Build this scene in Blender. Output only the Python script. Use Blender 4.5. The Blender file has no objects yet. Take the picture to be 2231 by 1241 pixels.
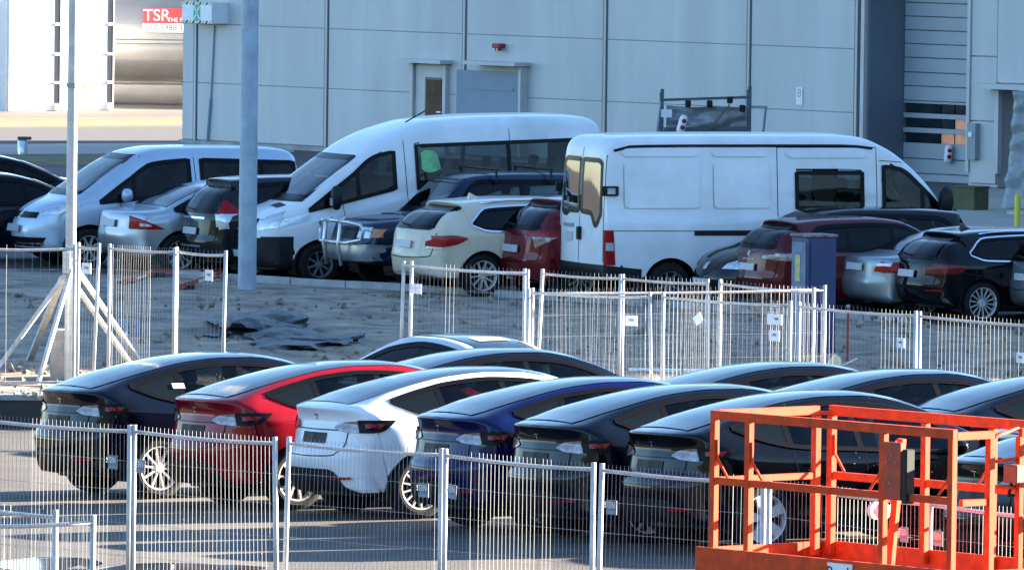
import bpy, bmesh, math, random
import numpy as np
from mathutils import Vector, Matrix, Euler
from mathutils.bvhtree import BVHTree

random.seed(7)
rng = np.random.default_rng(7)
R = math.radians
scene = bpy.context.scene
col = scene.collection

# ------------------------------------------------------------------ camera
PW, PH = 2231.0, 1241.0            # layout grid of the view
FPX = 21300.0                      # focal length on that grid
CAM_H = 7.56
PITCH = math.atan((620.5 + 400.0) / FPX)
ROLL = 0.013
cam_data = bpy.data.cameras.new('camera')
cam_data.sensor_width = 36.0
cam_data.lens = 36.0 * FPX / PW
cam_data.clip_start = 1.0
cam_data.clip_end = 3000.0
cam = bpy.data.objects.new('camera', cam_data)
col.objects.link(cam)
CAM_M = Matrix.Translation((0, 0, CAM_H)) @ Matrix.Rotation(math.pi / 2 - PITCH, 4, 'X') @ Matrix.Rotation(ROLL, 4, 'Z')
cam.matrix_world = CAM_M
scene.camera = cam

# ------------------------------------------------------------------ sky, sun, exposure
SUN_ALPHA = R(21.5)                  # the sun stands to the right and a little beyond
SUN_ELEV = R(15)
sun_dir = Vector((math.cos(SUN_ALPHA) * math.cos(SUN_ELEV), math.sin(SUN_ALPHA) * math.cos(SUN_ELEV), math.sin(SUN_ELEV)))
world = bpy.data.worlds.new('World')
scene.world = world
world.use_nodes = True
wn = world.node_tree
bg = wn.nodes['Background']
sky = wn.nodes.new('ShaderNodeTexSky')
sky.sky_type = 'NISHITA'
sky.sun_disc = False
sky.sun_elevation = SUN_ELEV
sky.sun_rotation = math.pi / 2 - SUN_ALPHA
sky.dust_density = 0.2
sky.ozone_density = 3.8
wn.links.new(sky.outputs[0], bg.inputs[0])
bg.inputs[1].default_value = 0.052
sd = bpy.data.lights.new('sun', 'SUN')
sd.energy = 5.0
sd.angle = R(0.5)
sd.color = (1.0, 0.86, 0.70)
sun = bpy.data.objects.new('sun', sd)
col.objects.link(sun)
sun.rotation_euler = (-sun_dir).to_track_quat('-Z', 'Y').to_euler()
scene.view_settings.view_transform = 'Standard'
scene.view_settings.look = 'None'
scene.view_settings.gamma = 1.0
scene.view_settings.exposure = 3.42
scene.cycles.max_bounces = 6
scene.cycles.transparent_max_bounces = 12

# ------------------------------------------------------------------ layout helpers
def ray(px, py):
    v = Vector(((px - PW / 2) / FPX, -(py - PH / 2) / FPX, -1.0))
    return (CAM_M.to_3x3() @ v)
def gp(px, py, z=0.0):
    """point of the place at height z that lies on a sight line"""
    d = ray(px, py)
    t = (z - CAM_H) / d.z
    return Vector((d.x * t, d.y * t, z))
def at_depth(px, py, Y):
    d = ray(px, py)
    t = Y / d.y
    return Vector((d.x * t, Y, CAM_H + d.z * t))
CAM_INV = CAM_M.inverted()
def proj(p):
    q = CAM_INV @ Vector(p)
    return (PW / 2 + FPX * q.x / -q.z, PH / 2 - FPX * q.y / -q.z)

# the lower lot falls gently away to the left rear; everything beyond its edge wall is level
LOT_O, LOT_R, LOT_S = Vector((3.4, 101.7, 0)), Vector((-.477, .879, 0)), .022
def zlot(x, y):
    r = (x - LOT_O.x) * LOT_R.x + (y - LOT_O.y) * LOT_R.y
    return -LOT_S * min(16.0, max(0.0, r))
def gpl(px, py, h=0.0):
    z = 0.0
    for _ in range(25):
        p = gp(px, py, h + z)
        z = zlot(p.x, p.y)
    return p

# ------------------------------------------------------------------ materials
MATS = {}
def mat(name, c, rough=0.5, metal=0.0, coat=0.0, var=0.0, scale=4.0, bump=0.0, bscale=60.0, c2=None, emis=None, trans=0.0, ior=1.5, spec=0.5, coatr=0.03, streak=None):
    if name in MATS:
        return MATS[name]
    m = bpy.data.materials.new(name)
    m.use_nodes = True
    nt = m.node_tree
    b = nt.nodes['Principled BSDF']
    b.inputs['Base Color'].default_value = (*c, 1)
    b.inputs['Roughness'].default_value = rough
    b.inputs['Metallic'].default_value = metal
    b.inputs['Coat Weight'].default_value = coat
    b.inputs['Coat Roughness'].default_value = coatr
    b.inputs['IOR'].default_value = ior
    b.inputs['Specular IOR Level'].default_value = spec
    if trans:
        b.inputs['Transmission Weight'].default_value = trans
    if emis:
        b.inputs['Emission Color'].default_value = (*emis[0], 1)
        b.inputs['Emission Strength'].default_value = emis[1]
    if var or bump:
        tc = nt.nodes.new('ShaderNodeTexCoord')
    if var:
        n = nt.nodes.new('ShaderNodeTexNoise')
        n.inputs['Scale'].default_value = scale
        n.inputs['Detail'].default_value = 8
        n.inputs['Roughness'].default_value = 0.62
        if streak:
            mp_ = nt.nodes.new('ShaderNodeMapping')
            mp_.inputs['Scale'].default_value = streak
            nt.links.new(tc.outputs['Object'], mp_.inputs['Vector'])
            nt.links.new(mp_.outputs[0], n.inputs['Vector'])
        else:
            nt.links.new(tc.outputs['Object'], n.inputs['Vector'])
        rp = nt.nodes.new('ShaderNodeValToRGB')
        rp.color_ramp.elements[0].position = 0.32
        rp.color_ramp.elements[1].position = 0.68
        d = c2 if c2 else tuple(x * (1 - var) for x in c)
        rp.color_ramp.elements[0].color = (*d, 1)
        rp.color_ramp.elements[1].color = (*[min(1, x * (1 + var * 0.4)) for x in c], 1)
        nt.links.new(n.outputs['Fac'], rp.inputs['Fac'])
        nt.links.new(rp.outputs['Color'], b.inputs['Base Color'])
        mr = nt.nodes.new('ShaderNodeMapRange')
        mr.inputs['To Min'].default_value = min(1, rough * 1.25)
        mr.inputs['To Max'].default_value = rough * 0.85
        nt.links.new(n.outputs['Fac'], mr.inputs['Value'])
        nt.links.new(mr.outputs[0], b.inputs['Roughness'])
    if bump:
        n2 = nt.nodes.new('ShaderNodeTexNoise')
        n2.inputs['Scale'].default_value = bscale
        n2.inputs['Detail'].default_value = 5
        nt.links.new(tc.outputs['Object'], n2.inputs['Vector'])
        bp = nt.nodes.new('ShaderNodeBump')
        bp.inputs['Strength'].default_value = bump
        bp.inputs['Distance'].default_value = 0.02
        nt.links.new(n2.outputs['Fac'], bp.inputs['Height'])
        nt.links.new(bp.outputs['Normal'], b.inputs['Normal'])
    MATS[name] = m
    return m

def paint(name, c, metal=0.25, rough=0.32, coat=0.55):
    return mat('paint_' + name, c, rough, metal, coat, 0.10, 1.6, spec=0.12)

M_GLASS = mat('tinted_glass', (0.005, 0.008, 0.010), 0.03, 0.0, 0.0, ior=1.5, spec=0.14)
M_ROOFGL = mat('roof_glass', (0.004, 0.007, 0.010), 0.10, 0.0, 0.0, ior=1.5, spec=0.42)
M_MIRRORGL = mat('reflecting_glass', (0.01, 0.012, 0.014), 0.03, 0.0, 0.0, ior=2.2, spec=0.9)
M_GLASS2 = mat('van_glass', (0.022, 0.034, 0.040), 0.05, 0.0, 0.0, 0.5, 1.4, c2=(0.006, 0.010, 0.012), spec=0.3)
def glass(name, tint, ior=1.36):
    m = bpy.data.materials.new(name)
    m.use_nodes = True
    nt = m.node_tree
    nt.nodes.remove(nt.nodes['Principled BSDF'])
    out = nt.nodes['Material Output']
    tr = nt.nodes.new('ShaderNodeBsdfTransparent')
    tr.inputs[0].default_value = (*tint, 1)
    gl = nt.nodes.new('ShaderNodeBsdfGlossy')
    gl.inputs['Roughness'].default_value = .02
    fr = nt.nodes.new('ShaderNodeFresnel')
    fr.inputs['IOR'].default_value = ior
    mx = nt.nodes.new('ShaderNodeMixShader')
    nt.links.new(fr.outputs[0], mx.inputs[0])
    nt.links.new(tr.outputs[0], mx.inputs[1])
    nt.links.new(gl.outputs[0], mx.inputs[2])
    nt.links.new(mx.outputs[0], out.inputs['Surface'])
    return m
M_CLEAR = glass('clear_window_glass', (.62, .68, .68))
M_SCREEN = glass('windscreen_glass', (.50, .56, .58), 1.85)
M_TINT = glass('dark_window_glass', (.16, .19, .20))
M_MID = glass('green_window_glass', (.38, .44, .44))
M_RUBBER = mat('rubber', (0.014, 0.014, 0.015), 0.75, var=0.3, scale=9, spec=0.2)
M_PLASTIC = mat('black_plastic', (0.011, 0.012, 0.014), 0.5, var=0.25, scale=6, spec=0.25)
M_BLACKTRIM = mat('gloss_black_trim', (0.004, 0.004, 0.005), 0.3, 0, 0.0, spec=0.12)
M_RIM = mat('alloy', (0.66, 0.65, 0.62), 0.32, 0.35, var=0.2, scale=12)
M_RIMD = mat('dull_alloy', (0.30, 0.31, 0.32), 0.45, 0.6, var=0.3, scale=12)
M_TAIL = mat('tail_red', (0.34, 0.004, 0.008), 0.2, 0, 0.25, var=0.5, scale=14, spec=0.2)
M_TAILD = mat('tail_smoked', (0.26, 0.25, 0.27), 0.15, 0.3, 0.5, var=0.5, scale=11, c2=(.13, .06, .05))
M_LENS = mat('clear_lens', (0.55, 0.60, 0.64), 0.12, 0.35, 1.0, var=0.35, scale=13)
M_AMBER = mat('amber_lens', (0.55, 0.16, 0.03), 0.15, 0, 1.0)
M_SEAT = mat('seat_fabric', (0.045, 0.047, 0.05), 0.9, var=0.3, scale=8, spec=0.1)
M_SEATL = mat('seat_pale', (0.42, 0.42, 0.40), 0.8, var=0.2, scale=8, spec=0.1)
M_CABIN = mat('cabin_lining', (0.025, 0.026, 0.028), 0.9, spec=0.1)
M_CHROME = mat('chrome', (0.75, 0.76, 0.78), 0.12, 1.0)
M_PLATE = mat('plate_white', (0.50, 0.52, 0.54), 0.4, var=0.15, scale=20)
M_GALV = mat('galvanised_steel', (0.50, 0.50, 0.49), 0.45, 0.25, var=0.22, scale=7)
M_WIRE = mat('galvanised_wire', (0.30, 0.32, 0.34), 0.45, 0.2, var=0.2, scale=3)
M_CONC = mat('concrete', (0.34, 0.34, 0.33), 0.85, var=0.35, scale=3, bump=0.4, bscale=30)
M_ORANGE = mat('lift_orange', (0.66, 0.060, 0.007), 0.5, 0.0, 0.0, spec=0.2, var=0.35, scale=9, c2=(.42, .045, .010))
M_WHITE = mat('white_enamel', (0.78, 0.79, 0.79), 0.4, var=0.08, scale=6)

# ------------------------------------------------------------------ mesh helpers
class MB:
    """collects boxes, bars, tubes and sheets for ONE mesh object"""
    def __init__(self):
        self.v, self.f = [], []
    def add(self, vs, fs):
        o = len(self.v)
        self.v += [tuple(p) for p in vs]
        self.f += [tuple(i + o for i in f) for f in fs]
        return self
    def box(self, c, s, rot=None):
        x, y, z = s[0] / 2, s[1] / 2, s[2] / 2
        vs = [Vector(p) for p in ((-x,-y,-z),(x,-y,-z),(x,y,-z),(-x,y,-z),(-x,-y,z),(x,-y,z),(x,y,z),(-x,y,z))]
        if rot is not None:
            vs = [rot @ p for p in vs]
        vs = [p + Vector(c) for p in vs]
        return self.add(vs, [(0,3,2,1),(4,5,6,7),(0,1,5,4),(1,2,6,5),(2,3,7,6),(3,0,4,7)])
    def bar(self, a, b, w, h=None, up=(0, 0, 1)):
        """square bar from a to b"""
        h = w if h is None else h
        a, b = Vector(a), Vector(b)
        d = b - a
        L = d.length
        d.normalize()
        up = Vector(up)
        s = d.cross(up)
        if s.length < 1e-4:
            s = d.cross(Vector((0, 1, 0)))
        s.normalize()
        u = s.cross(d)
        rot = Matrix((s, d, u)).transposed()
        return self.box((a + b) / 2, (w, L, h), rot)
    def tube(self, pts, r, n=8, caps=True):
        pts = [Vector(p) for p in pts]
        rr = r if isinstance(r, (list, tuple)) else [r] * len(pts)
        vs, fs = [], []
        prev = None
        for i, p in enumerate(pts):
            d = (pts[min(i + 1, len(pts) - 1)] - pts[max(i - 1, 0)]).normalized()
            if prev is None:
                s = d.cross(Vector((0, 0, 1)))
                if s.length < 1e-3:
                    s = d.cross(Vector((0, 1, 0)))
            else:
                s = prev - d * prev.dot(d)
            s.normalize()
            prev = s
            u = s.cross(d)
            for k in range(n):
                a = 2 * math.pi * k / n
                vs.append(p + (s * math.cos(a) + u * math.sin(a)) * rr[i])
        for i in range(len(pts) - 1):
            for k in range(n):
                fs.append((i * n + k, i * n + (k + 1) % n, (i + 1) * n + (k + 1) % n, (i + 1) * n + k))
        if caps:
            fs.append(tuple(range(n - 1, -1, -1)))
            fs.append(tuple((len(pts) - 1) * n + k for k in range(n)))
        return self.add(vs, fs)
    def lathe(self, prof, n=32, axis='y', c=(0, 0, 0)):
        """profile of (radius, along) swept round an axis"""
        vs, fs = [], []
        for (r, a) in prof:
            for k in range(n):
                t = 2 * math.pi * k / n
                p = (r * math.cos(t), a, r * math.sin(t)) if axis == 'y' else ((r * math.cos(t), r * math.sin(t), a) if axis == 'z' else (a, r * math.cos(t), r * math.sin(t)))
                vs.append((p[0] + c[0], p[1] + c[1], p[2] + c[2]))
        for i in range(len(prof) - 1):
            for k in range(n):
                fs.append((i * n + k, i * n + (k + 1) % n, (i + 1) * n + (k + 1) % n, (i + 1) * n + k))
        return self.add(vs, fs)
    def build(self, name, m, parent=None, smooth=False, loc=None, bevel=0.0):
        me = bpy.data.meshes.new(name)
        me.from_pydata(self.v, [], self.f)
        me.materials.append(m)
        if smooth:
            me.polygons.foreach_set('use_smooth', [True] * len(me.polygons))
        me.update()
        bmm = bmesh.new()
        bmm.from_mesh(me)
        bmesh.ops.recalc_face_normals(bmm, faces=bmm.faces)
        if bevel:
            bmesh.ops.bevel(bmm, geom=bmm.edges[:], offset=bevel, segments=1, affect='EDGES')
        bmm.to_mesh(me)
        bmm.free()
        o = bpy.data.objects.new(name, me)
        col.objects.link(o)
        if loc is not None:
            o.location = loc
        if parent is not None:
            o.parent = parent
        return o

def tag(o, label=None, cat=None, group=None, kind=None):
    if label: o['label'] = label
    if cat: o['category'] = cat
    if group: o['group'] = group
    if kind: o['kind'] = kind
    return o
def empty(name, loc=(0, 0, 0), rz=0.0):
    o = bpy.data.objects.new(name, None)
    o.empty_display_size = 0.2
    col.objects.link(o)
    o.location = loc
    o.rotation_euler = (0, 0, rz)
    return o
def thing(name, label, cat, loc=(0, 0, 0), rz=0.0, group=None):
    return tag(empty(name, loc, rz), label, cat, group)
def children(o):
    return CHILD.get(o.name, [])
def copy_tree(o, parent=None):
    c = o.copy()
    col.objects.link(c)
    c.parent = parent
    for ch in [x for x in bpy.data.objects if x.parent == o]:
        copy_tree(ch, c)
    return c
def text_mesh(s, size, name, m, parent, M, thick=0.002):
    cu = bpy.data.curves.new(name, 'FONT')
    cu.body = s
    cu.size = size
    cu.extrude = thick
    cu.align_x = 'CENTER'
    cu.align_y = 'CENTER'
    t = bpy.data.objects.new(name, cu)
    col.objects.link(t)
    dg = bpy.context.evaluated_depsgraph_get()
    me = bpy.data.meshes.new_from_object(t.evaluated_get(dg))
    bpy.data.objects.remove(t)
    me.materials.clear()
    me.materials.append(m)
    o = bpy.data.objects.new(name, me)
    col.objects.link(o)
    o.parent = parent
    o.matrix_local = M
    return o

# ================================================================== SETTING
M_ASPHALT = mat('asphalt', (0.068, 0.059, 0.049), 0.8, 0, 0, 0.5, 1.1, 0.6, 22.0)
M_ASPH2 = mat('asphalt_parking', (0.07, 0.07, 0.072), 0.8, 0, 0, 0.35, 0.3, 0.3, 20.0)
M_DIRT = mat('dirt', (0.29, 0.23, 0.165), 0.95, 0, 0, 0.6, 1.5, 1.0, 7.0, c2=(.085, .07, .05))
M_SAND = mat('sand', (0.10, 0.085, 0.066), 0.95, 0, 0, 0.3, 0.25, 0.6, 4.0)
M_ROAD = mat('road', (0.055, 0.053, 0.052), 0.85, 0, 0, 0.2, 0.1, 0.2, 8.0)
M_PALE = mat('pale_concrete', (0.36, 0.335, 0.29), 0.85, 0, 0, 0.2, 0.3)
M_GRASS = mat('dry_grass', (0.17, 0.14, 0.065), 0.95, 0, 0, 0.6, 1.4, 0.9, 9.0)
M_PANEL = mat('wall_panel', (0.50, 0.50, 0.48), 0.45, 0.0, 0.0, 0.13, 1.1, streak=(1.0, 1.0, .14))
M_JOINT = mat('joint_grey', (0.20, 0.215, 0.23), 0.5)
M_STRIP = mat('panel_cover_strip', (0.09, 0.10, 0.115), 0.4, 0.3)
M_JAMB = mat('jamb_steel', (0.15, 0.185, 0.225), 0.5, 0.1, var=0.15, scale=0.8)
M_DOORM = mat('door_grey', (0.50, 0.50, 0.48), 0.45, var=0.1, scale=2)
M_BLUEGREY = mat('blue_grey_steel', (0.17, 0.235, 0.31), 0.45, var=0.12, scale=1.5)

def sheet(name, pts, z, m, kind='structure', n=1):
    b = MB()
    b.add([(p[0], p[1], z) for p in pts], [tuple(range(len(pts)))])
    o = b.build(name, m)
    tag(o, kind=kind)
    return o
LOT_A = Vector((.879, .477, 0))
EDGE = [Vector((x, y, 0)) for x, y in ((-60, 126.0), (-7, 125.2), (-3.6, 125.4), (-1.9, 131.8), (1.5, 128.2), (4.7, 118.0), (6.6, 114.6))]
_d = EDGE[-1] - EDGE[-2]
_t = ((LOT_O - EDGE[-1]).dot(LOT_R)) / _d.dot(LOT_R)
EDGE.append(EDGE[-1] + _d * _t)                        # where the edge runs out to nothing
PL = LOT_O + LOT_A * ((-60 - LOT_O.x) / LOT_A.x)
CE = EDGE[-1]
def ground():
    b = MB()
    A = [(-700, -60), (700, -60), (700, CE.y), (CE.x, CE.y), (PL.x, PL.y), (-700, PL.y)]
    B = [(-700, EDGE[0].y)] + [(p.x, p.y) for p in EDGE] + [(700, CE.y), (700, 1400), (-700, 1400)]
    C = [(-700, PL.y), (PL.x, PL.y), (EDGE[0].x, EDGE[0].y), (-700, EDGE[0].y)]
    for P in (A, B, C):
        b.add([(x, y, 0) for x, y in P], [tuple(range(len(P)))])
    tag(b.build('ground', M_ASPHALT), kind='structure')
    l = MB()
    for r0, r1 in ((0, 16), (16, 60)):
        P = [LOT_O + LOT_A * a + LOT_R * r for a, r in ((-75, r0), (25, r0), (25, r1), (-75, r1))]
        l.add([(p.x, p.y, zlot(p.x, p.y) - (.004 if r1 == 60 else 0)) for p in P], [(0, 1, 2, 3)])
    tag(l.build('lower_lot', M_ASPHALT), kind='structure')
ground()

# kerb line of the far parking row and the ground behind it
kl = [gp(x, y) for x, y in ((-900, 553), (390, 606), (640, 622), (880, 635), (1345, 665), (2000, 706), (2700, 756))]
far_park = [(p.x, p.y) for p in kl] + [(40, 170), (40, 200), (-40, 240), (-60, 200)]
sheet('parking_ground', far_park, 0.008, M_ASPH2)
def band(name, y0, y1, m, z, x0=-300, x1=700):
    a, b = gp(x0, y0 + 6), gp(x1, y0 - 3)
    c, d = gp(x1, y1 - 3), gp(x0, y1 + 6)
    sheet(name, [(p.x, p.y) for p in (a, b, c, d)], z, m)
# sunlit yard left of the hall: sand, road, concrete strip, dry verge
ys = [gp(-700, 372), gp(900, 352), gp(1400, 200), gp(1400, 120), gp(-900, 120)]
sheet('sandy_yard', [(p.x, p.y) for p in ys], 0.006, M_SAND)
band('road', 311, 277, M_ROAD, 0.012, -500, 900)
band('concrete_strip', 336, 313, M_PALE, 0.013, -500, 640)
band('grass_verge', 360, 338, M_GRASS, 0.014, -500, 620)
band('track_bed', 268, 256, M_GRASS, 0.014, -500, 900)
# yellow edge line and kerb of the road
kb = MB()
kb.bar(gp(-300, 279), gp(700, 268), 0.3, 0.16)
tag(kb.build('road_kerb', mat('kerb_yellow', (0.22, 0.18, 0.09), 0.8, var=0.3, scale=1)), kind='structure')

# kerb of the parking row: separate kerb stones
kroot = tag(empty('parking_kerb'), kind='structure')
def lerp_line(pl, step):
    out = [pl[0]]
    for a, b in zip(pl[:-1], pl[1:]):
        n = max(1, int(round((b - a).length / step)))
        out += [a.lerp(b, i / n) for i in range(1, n + 1)]
    return out
M_KERB = mat('kerb_stone', (0.40, 0.40, 0.39), 0.8, var=0.3, scale=2.5, bump=0.3, bscale=20)
kp = lerp_line(kl[1:6], 1.0)
for a, b in zip(kp[:-1], kp[1:]):
    d = (b - a).normalized()
    k = MB()
    k.bar(a + d * 0.012 + Vector((0, 0, 0.06)), b - d * 0.012 + Vector((0, 0, 0.06)), 0.16, 0.13 + random.uniform(-.008, .008))
    k.build('kerb_stone', M_KERB, kroot)

# rough dirt strip between the construction fence and the parking kerb
def dirt():
    b = MB()
    nu, nv = 220, 90
    front = [Vector((-16, 126.4, 0))] + [p + Vector((0, .45, 0)) for p in EDGE[1:]]
    back = kl
    def sample(pl, t):
        q = t * (len(pl) - 1)
        i = min(int(q), len(pl) - 2)
        return pl[i].lerp(pl[i + 1], q - i)
    fr, bk = lerp_line(front, .25), lerp_line(back, .25)
    from mathutils import noise
    for i in range(nu + 1):
        t = i / nu
        p0, p1 = fr[int(t * (len(fr) - 1))], bk[int(t * (len(bk) - 1))]
        for j in range(nv + 1):
            s = j / nv
            p = p0.lerp(p1, s)
            e = min(1, s * 5) * min(1, (1 - s) * 4)
            h = noise.fractal(p * 0.6, 1.0, 2.0, 4) * 0.10 + noise.noise(p * 0.22) * 0.12 + 0.10
            b.v.append((p.x, p.y, 0.014 + max(0, h) * e))
    for i in range(nu):
        for j in range(nv):
            a = i * (nv + 1) + j
            b.f.append((a, a + nv + 1, a + nv + 2, a + 1))
    o = b.build('dirt_strip', M_DIRT, smooth=True)
    tag(o, kind='structure')
dirt()

# ------------------------------------------------------------------ industrial hall
PSI = R(49)
W0 = gp(690, 330)
U = Vector((math.cos(PSI), -math.sin(PSI), 0))
N = Vector((-math.sin(PSI), -math.cos(PSI), 0))       # outward
BH = 12.0
def wp(px, py, off=0.0):
    """(u, z) where a sight line meets the hall's front (off metres in front of it)"""
    d = ray(px, py)
    o = Vector((0, 0, CAM_H))
    t = ((W0 + N * off - o).dot(N)) / d.dot(N)
    p = o + d * t
    return (p - W0).dot(U), p.z
hall = thing('industrial_hall', 'long grey panelled industrial hall filling the background behind the parked vans', 'building', W0, -PSI)
# hall local frame: x along the front, -y outward, z up
def hb(u0, u1, z0, z1, y0, y1):
    return MB().box(((u0 + u1) / 2, (y0 + y1) / 2, (z0 + z1) / 2), (u1 - u0, y1 - y0, z1 - z0))
uL = wp(398, 200)[0]
uA, uB = wp(1888, 200)[0], wp(2113, 200)[0]
uC = wp(2175, 300)[0]
DEP = 0.96
hb(uL, uA, 0, BH, 0, 6).build('wall', M_PANEL, hall)
hb(uB, uC, 0, 5.49, 0, 6).build('wall', M_PANEL, hall)
zc = wp(2200, 196)[1]
hb(uC + .002, uC + 3.2, zc, 5.49, 0, 6).build('wall', M_PANEL, hall)
hb(uC + 3.202, 120, 0, 5.49, 0, 6).build('wall', M_PANEL, hall)
hb(uA + .002, uB - .002, 5.0, BH, 0, 6).build('wall', M_PANEL, hall)
hb(uB, 120, 5.492, BH, 0, 6).build('wall', M_PANEL, hall)
hb(uC, uC + 3.2, 0, zc, 1.2, 1.6).build('dock_back', M_JAMB, hall)
hb(uA + .001, uA + .06, 0, 5.0, .004, DEP + .3).build('door_jamb', M_JAMB, hall)
# unseen block added off to the right to shade the far parking row
WH = 17.0
wy = 130.3 + math.sin(SUN_ALPHA) * WH / math.tan(SUN_ELEV)
shade_block = MB().box((67, wy + 27, WH / 2), (84, 54, WH)).build('shade_block', M_PANEL, hall)
shade_block.matrix_parent_inverse = (Matrix.Translation(W0) @ Matrix.Rotation(-PSI, 4, 'Z')).inverted()
# panels
rows = [0.12, wp(700, 192.4)[1]]
st = wp(700, 62)[1] - rows[1]
while len(rows) < 5:
    rows.append(rows[-1] + st)
cols = [uL] + [wp(x, 200)[0] for x in (430, 715, 1015, 1322, 1635, 1870)]
for i in range(len(cols) - 1):
    for j in range(len(rows) - 1):
        g = .08
        p = hb(cols[i] + g, cols[i + 1] - g, rows[j] + .007, rows[j + 1] - .007, -.062, -.002)
        p.build('panel', M_PANEL, hall, bevel=.008)
for j in range(len(rows) - 1):
    hb(uB + .09, uC - .012, rows[j] + .012 - .05, rows[j + 1] - .062, -.062, -.002).build('panel', M_PANEL, hall, bevel=.008)
hb(uC + .0, uC + 3.2, zc + .14, rows[-1] - .06, -.062, -.002).build('panel', M_PANEL, hall, bevel=.008)
for i in range(len(rows) - 1):
    hb(uL, cols[-1], rows[i + 1] - .01, rows[i + 1] + .01, -.052, -.001).build('panel_joint', M_JOINT, hall)
hb(uL - .02, uA, 0.0, .11, -.09, -.001).build('plinth', M_CONC, hall)
for u in cols[1:]:
    s = hb(u - .075, u + .075, .115, rows[-1], -.055, -.003).build('cover_strip', M_STRIP, hall)
    hb(u - .03, u + .03, .115, rows[-1], -.085, -.056).build('strip_cap', M_PANEL, s)
hb(uA - .1, uA + .005, .115, 5.0, -.10, -.063).build('corner_trim', M_DOORM, hall)
hb(uB - .004, uB + .085, .3, 5.0, -.10, -.001).build('corner_trim', M_DOORM, hall)
# sectional door in the recess
sect = hb(uA + .06, uB + 1.4, 0, 5.0, DEP + .12, DEP + .2).build('sectional_door', M_JAMB, hall)
def wpd(px, py):
    return wp(px, py, -(DEP + .05))
zs = [wpd(2040, y)[1] for y in (40, 68, 100, 128, 160, 190, 222, 240, 256, 272, 288, 306, 316, 348, 380, 412)]
ul, ur = uA + .07, uB + 1.38
M_SECT = mat('sectional_door_panel', (0.36, 0.385, 0.40), 0.45, var=0.1, scale=1)
M_REFLPAINT = mat('painted_reflection_glass', (0.88, 0.34, 0.20), 0.25, 0.2, 0.5, var=0.3, scale=6)  # orange reflection of sunlit surroundings, painted as the pane colour
lev = [(412, 380), (380, 348), (348, 313)]
bands_px = [(313, 348), (348, 380), (380, 440), (222, 190), (190, 160), (160, 128), (128, 98), (98, 68), (68, 38), (38, 8), (8, -30)]
for a, c in bands_px:
    z1, z0 = sorted((wpd(2040, a)[1], wpd(2040, c)[1]))
    hb(ul, ur, z1 + .012 if z1 < z0 else z0 + .012, max(z0, z1) - .004, DEP + .05, DEP + .115).build('section', M_SECT, sect, bevel=.01)
zw = [wpd(2040, y)[1] for y in (313, 291, 280, 259, 248, 227, 222)]   # rails and window strips, bottom to top
for k in range(3):
    lo, hi = zw[2 * k], zw[2 * k + 1]
    nx = zw[2 * k + 2]
    hb(ul, ur, hi + .003, nx - .003, DEP + .05, DEP + .114).build('section', M_SECT, sect)
    uu = [wpd(x, 270)[0] for x in (1978, 2048, 2078, 2109)] + [ur]
    uu[0] = ul + .02
    for q in range(4):
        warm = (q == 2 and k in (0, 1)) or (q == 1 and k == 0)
        hb(uu[q] + .02, uu[q + 1] - .02, lo, hi, DEP + .08, DEP + .116).build('pane', M_REFLPAINT if warm else M_GLASS2, sect)
# personnel door
u0, zt_ = wp(906, 134); u1, _ = wp(984, 134)
dr = hb(u0 + .12, u1 - .12, .1, zt_ - .06, -.10, -.064).build('door', M_DOORM, hall)
fr = MB()
for a, c in ((u0, u0 + .1), (u1 - .1, u1)):
    fr.box(((a + c) / 2, -.12, zt_ / 2 + .05), (c - a, .115, zt_ - .1))
fr.build('door_frame', M_DOORM, dr)
pu0, pz1 = wp(938, 173); pu1, pz0 = wp(971, 240)
hb(pu0 - .05, pu1 + .05, pz0 - .55, pz1 + .05, -.115, -.1005).build('pane_frame', M_STRIP, dr)
hb(pu0, pu1, pz0 - .5, pz1, -.122, -.1155).build('pane', mat('door_pane', (0.05, 0.04, 0.03), 0.06, 0, 0, .5, 3), dr)
MB().bar((u1 - .3, -.16, 1.02), (u1 - .16, -.16, 1.02), .03).build('handle', M_CHROME, dr)
hb(u0 - .1, u1 + .1, zt_ - .02, zt_ + .06, -.42, -.064).build('door_canopy', M_DOORM, hall)
# open blue-grey steel door leaf with its frame and canopy
g0, gz = wp(1010, 152); g1, _ = wp(1154, 152)
gl = hb(g0, g1 - .06, .12, gz, -.20, -.13).build('steel_door', M_BLUEGREY, hall)
hb(g0 + .2, g1 - .3, gz - .42, gz - .36, -.215, -.2005).build('door_rib', M_BLUEGREY, gl)
hb(g1 - .055, g1 + .02, .12, gz + .12, -.28, -.064).build('door_frame', M_DOORM, gl)
hb(wp(1048, 140)[0], g1 + .12, gz + .14, gz + .22, -.55, -.064).build('door_canopy', M_DOORM, hall)
# dock opening frame and canopy on the far right
hb(uC - .2, uC + 3.4, zc + .02, zc + .12, -.5, -.064).build('dock_canopy', M_DOORM, hall)
hb(uC - .01, uC + .11, .3, zc + .019, -.12, -.001).build('dock_frame', M_DOORM, hall)
# switch box and cable beside the sectional door
su, sz = wp(2128, 300)
sb = hb(su - .08, su + .16, sz - .45, sz + .3, -.20, -.064).build('switch_box', mat('box_grey', (0.25, 0.28, 0.30), .5), hall)
hb(su - .02, su + .08, sz + .02, sz + .12, -.23, -.2005).build('switch', M_WHITE, sb)
# white number plate on the wall
lu0, lz1 = wp(1741, 190); lu1, lz0 = wp(1754, 229)
nb = hb(lu0, lu1, lz0, lz1, -.085, -.0625).build('number_plate', M_WHITE, hall)
ang = Matrix.Rotation(math.pi / 2, 4, 'X')
text_mesh('8', .26, 'digit', mat('pale_grey_print', (.35, .42, .46), .6), nb, Matrix.Translation(((lu0 + lu1) / 2, -.0875, lz1 - .13)) @ ang)
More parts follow.
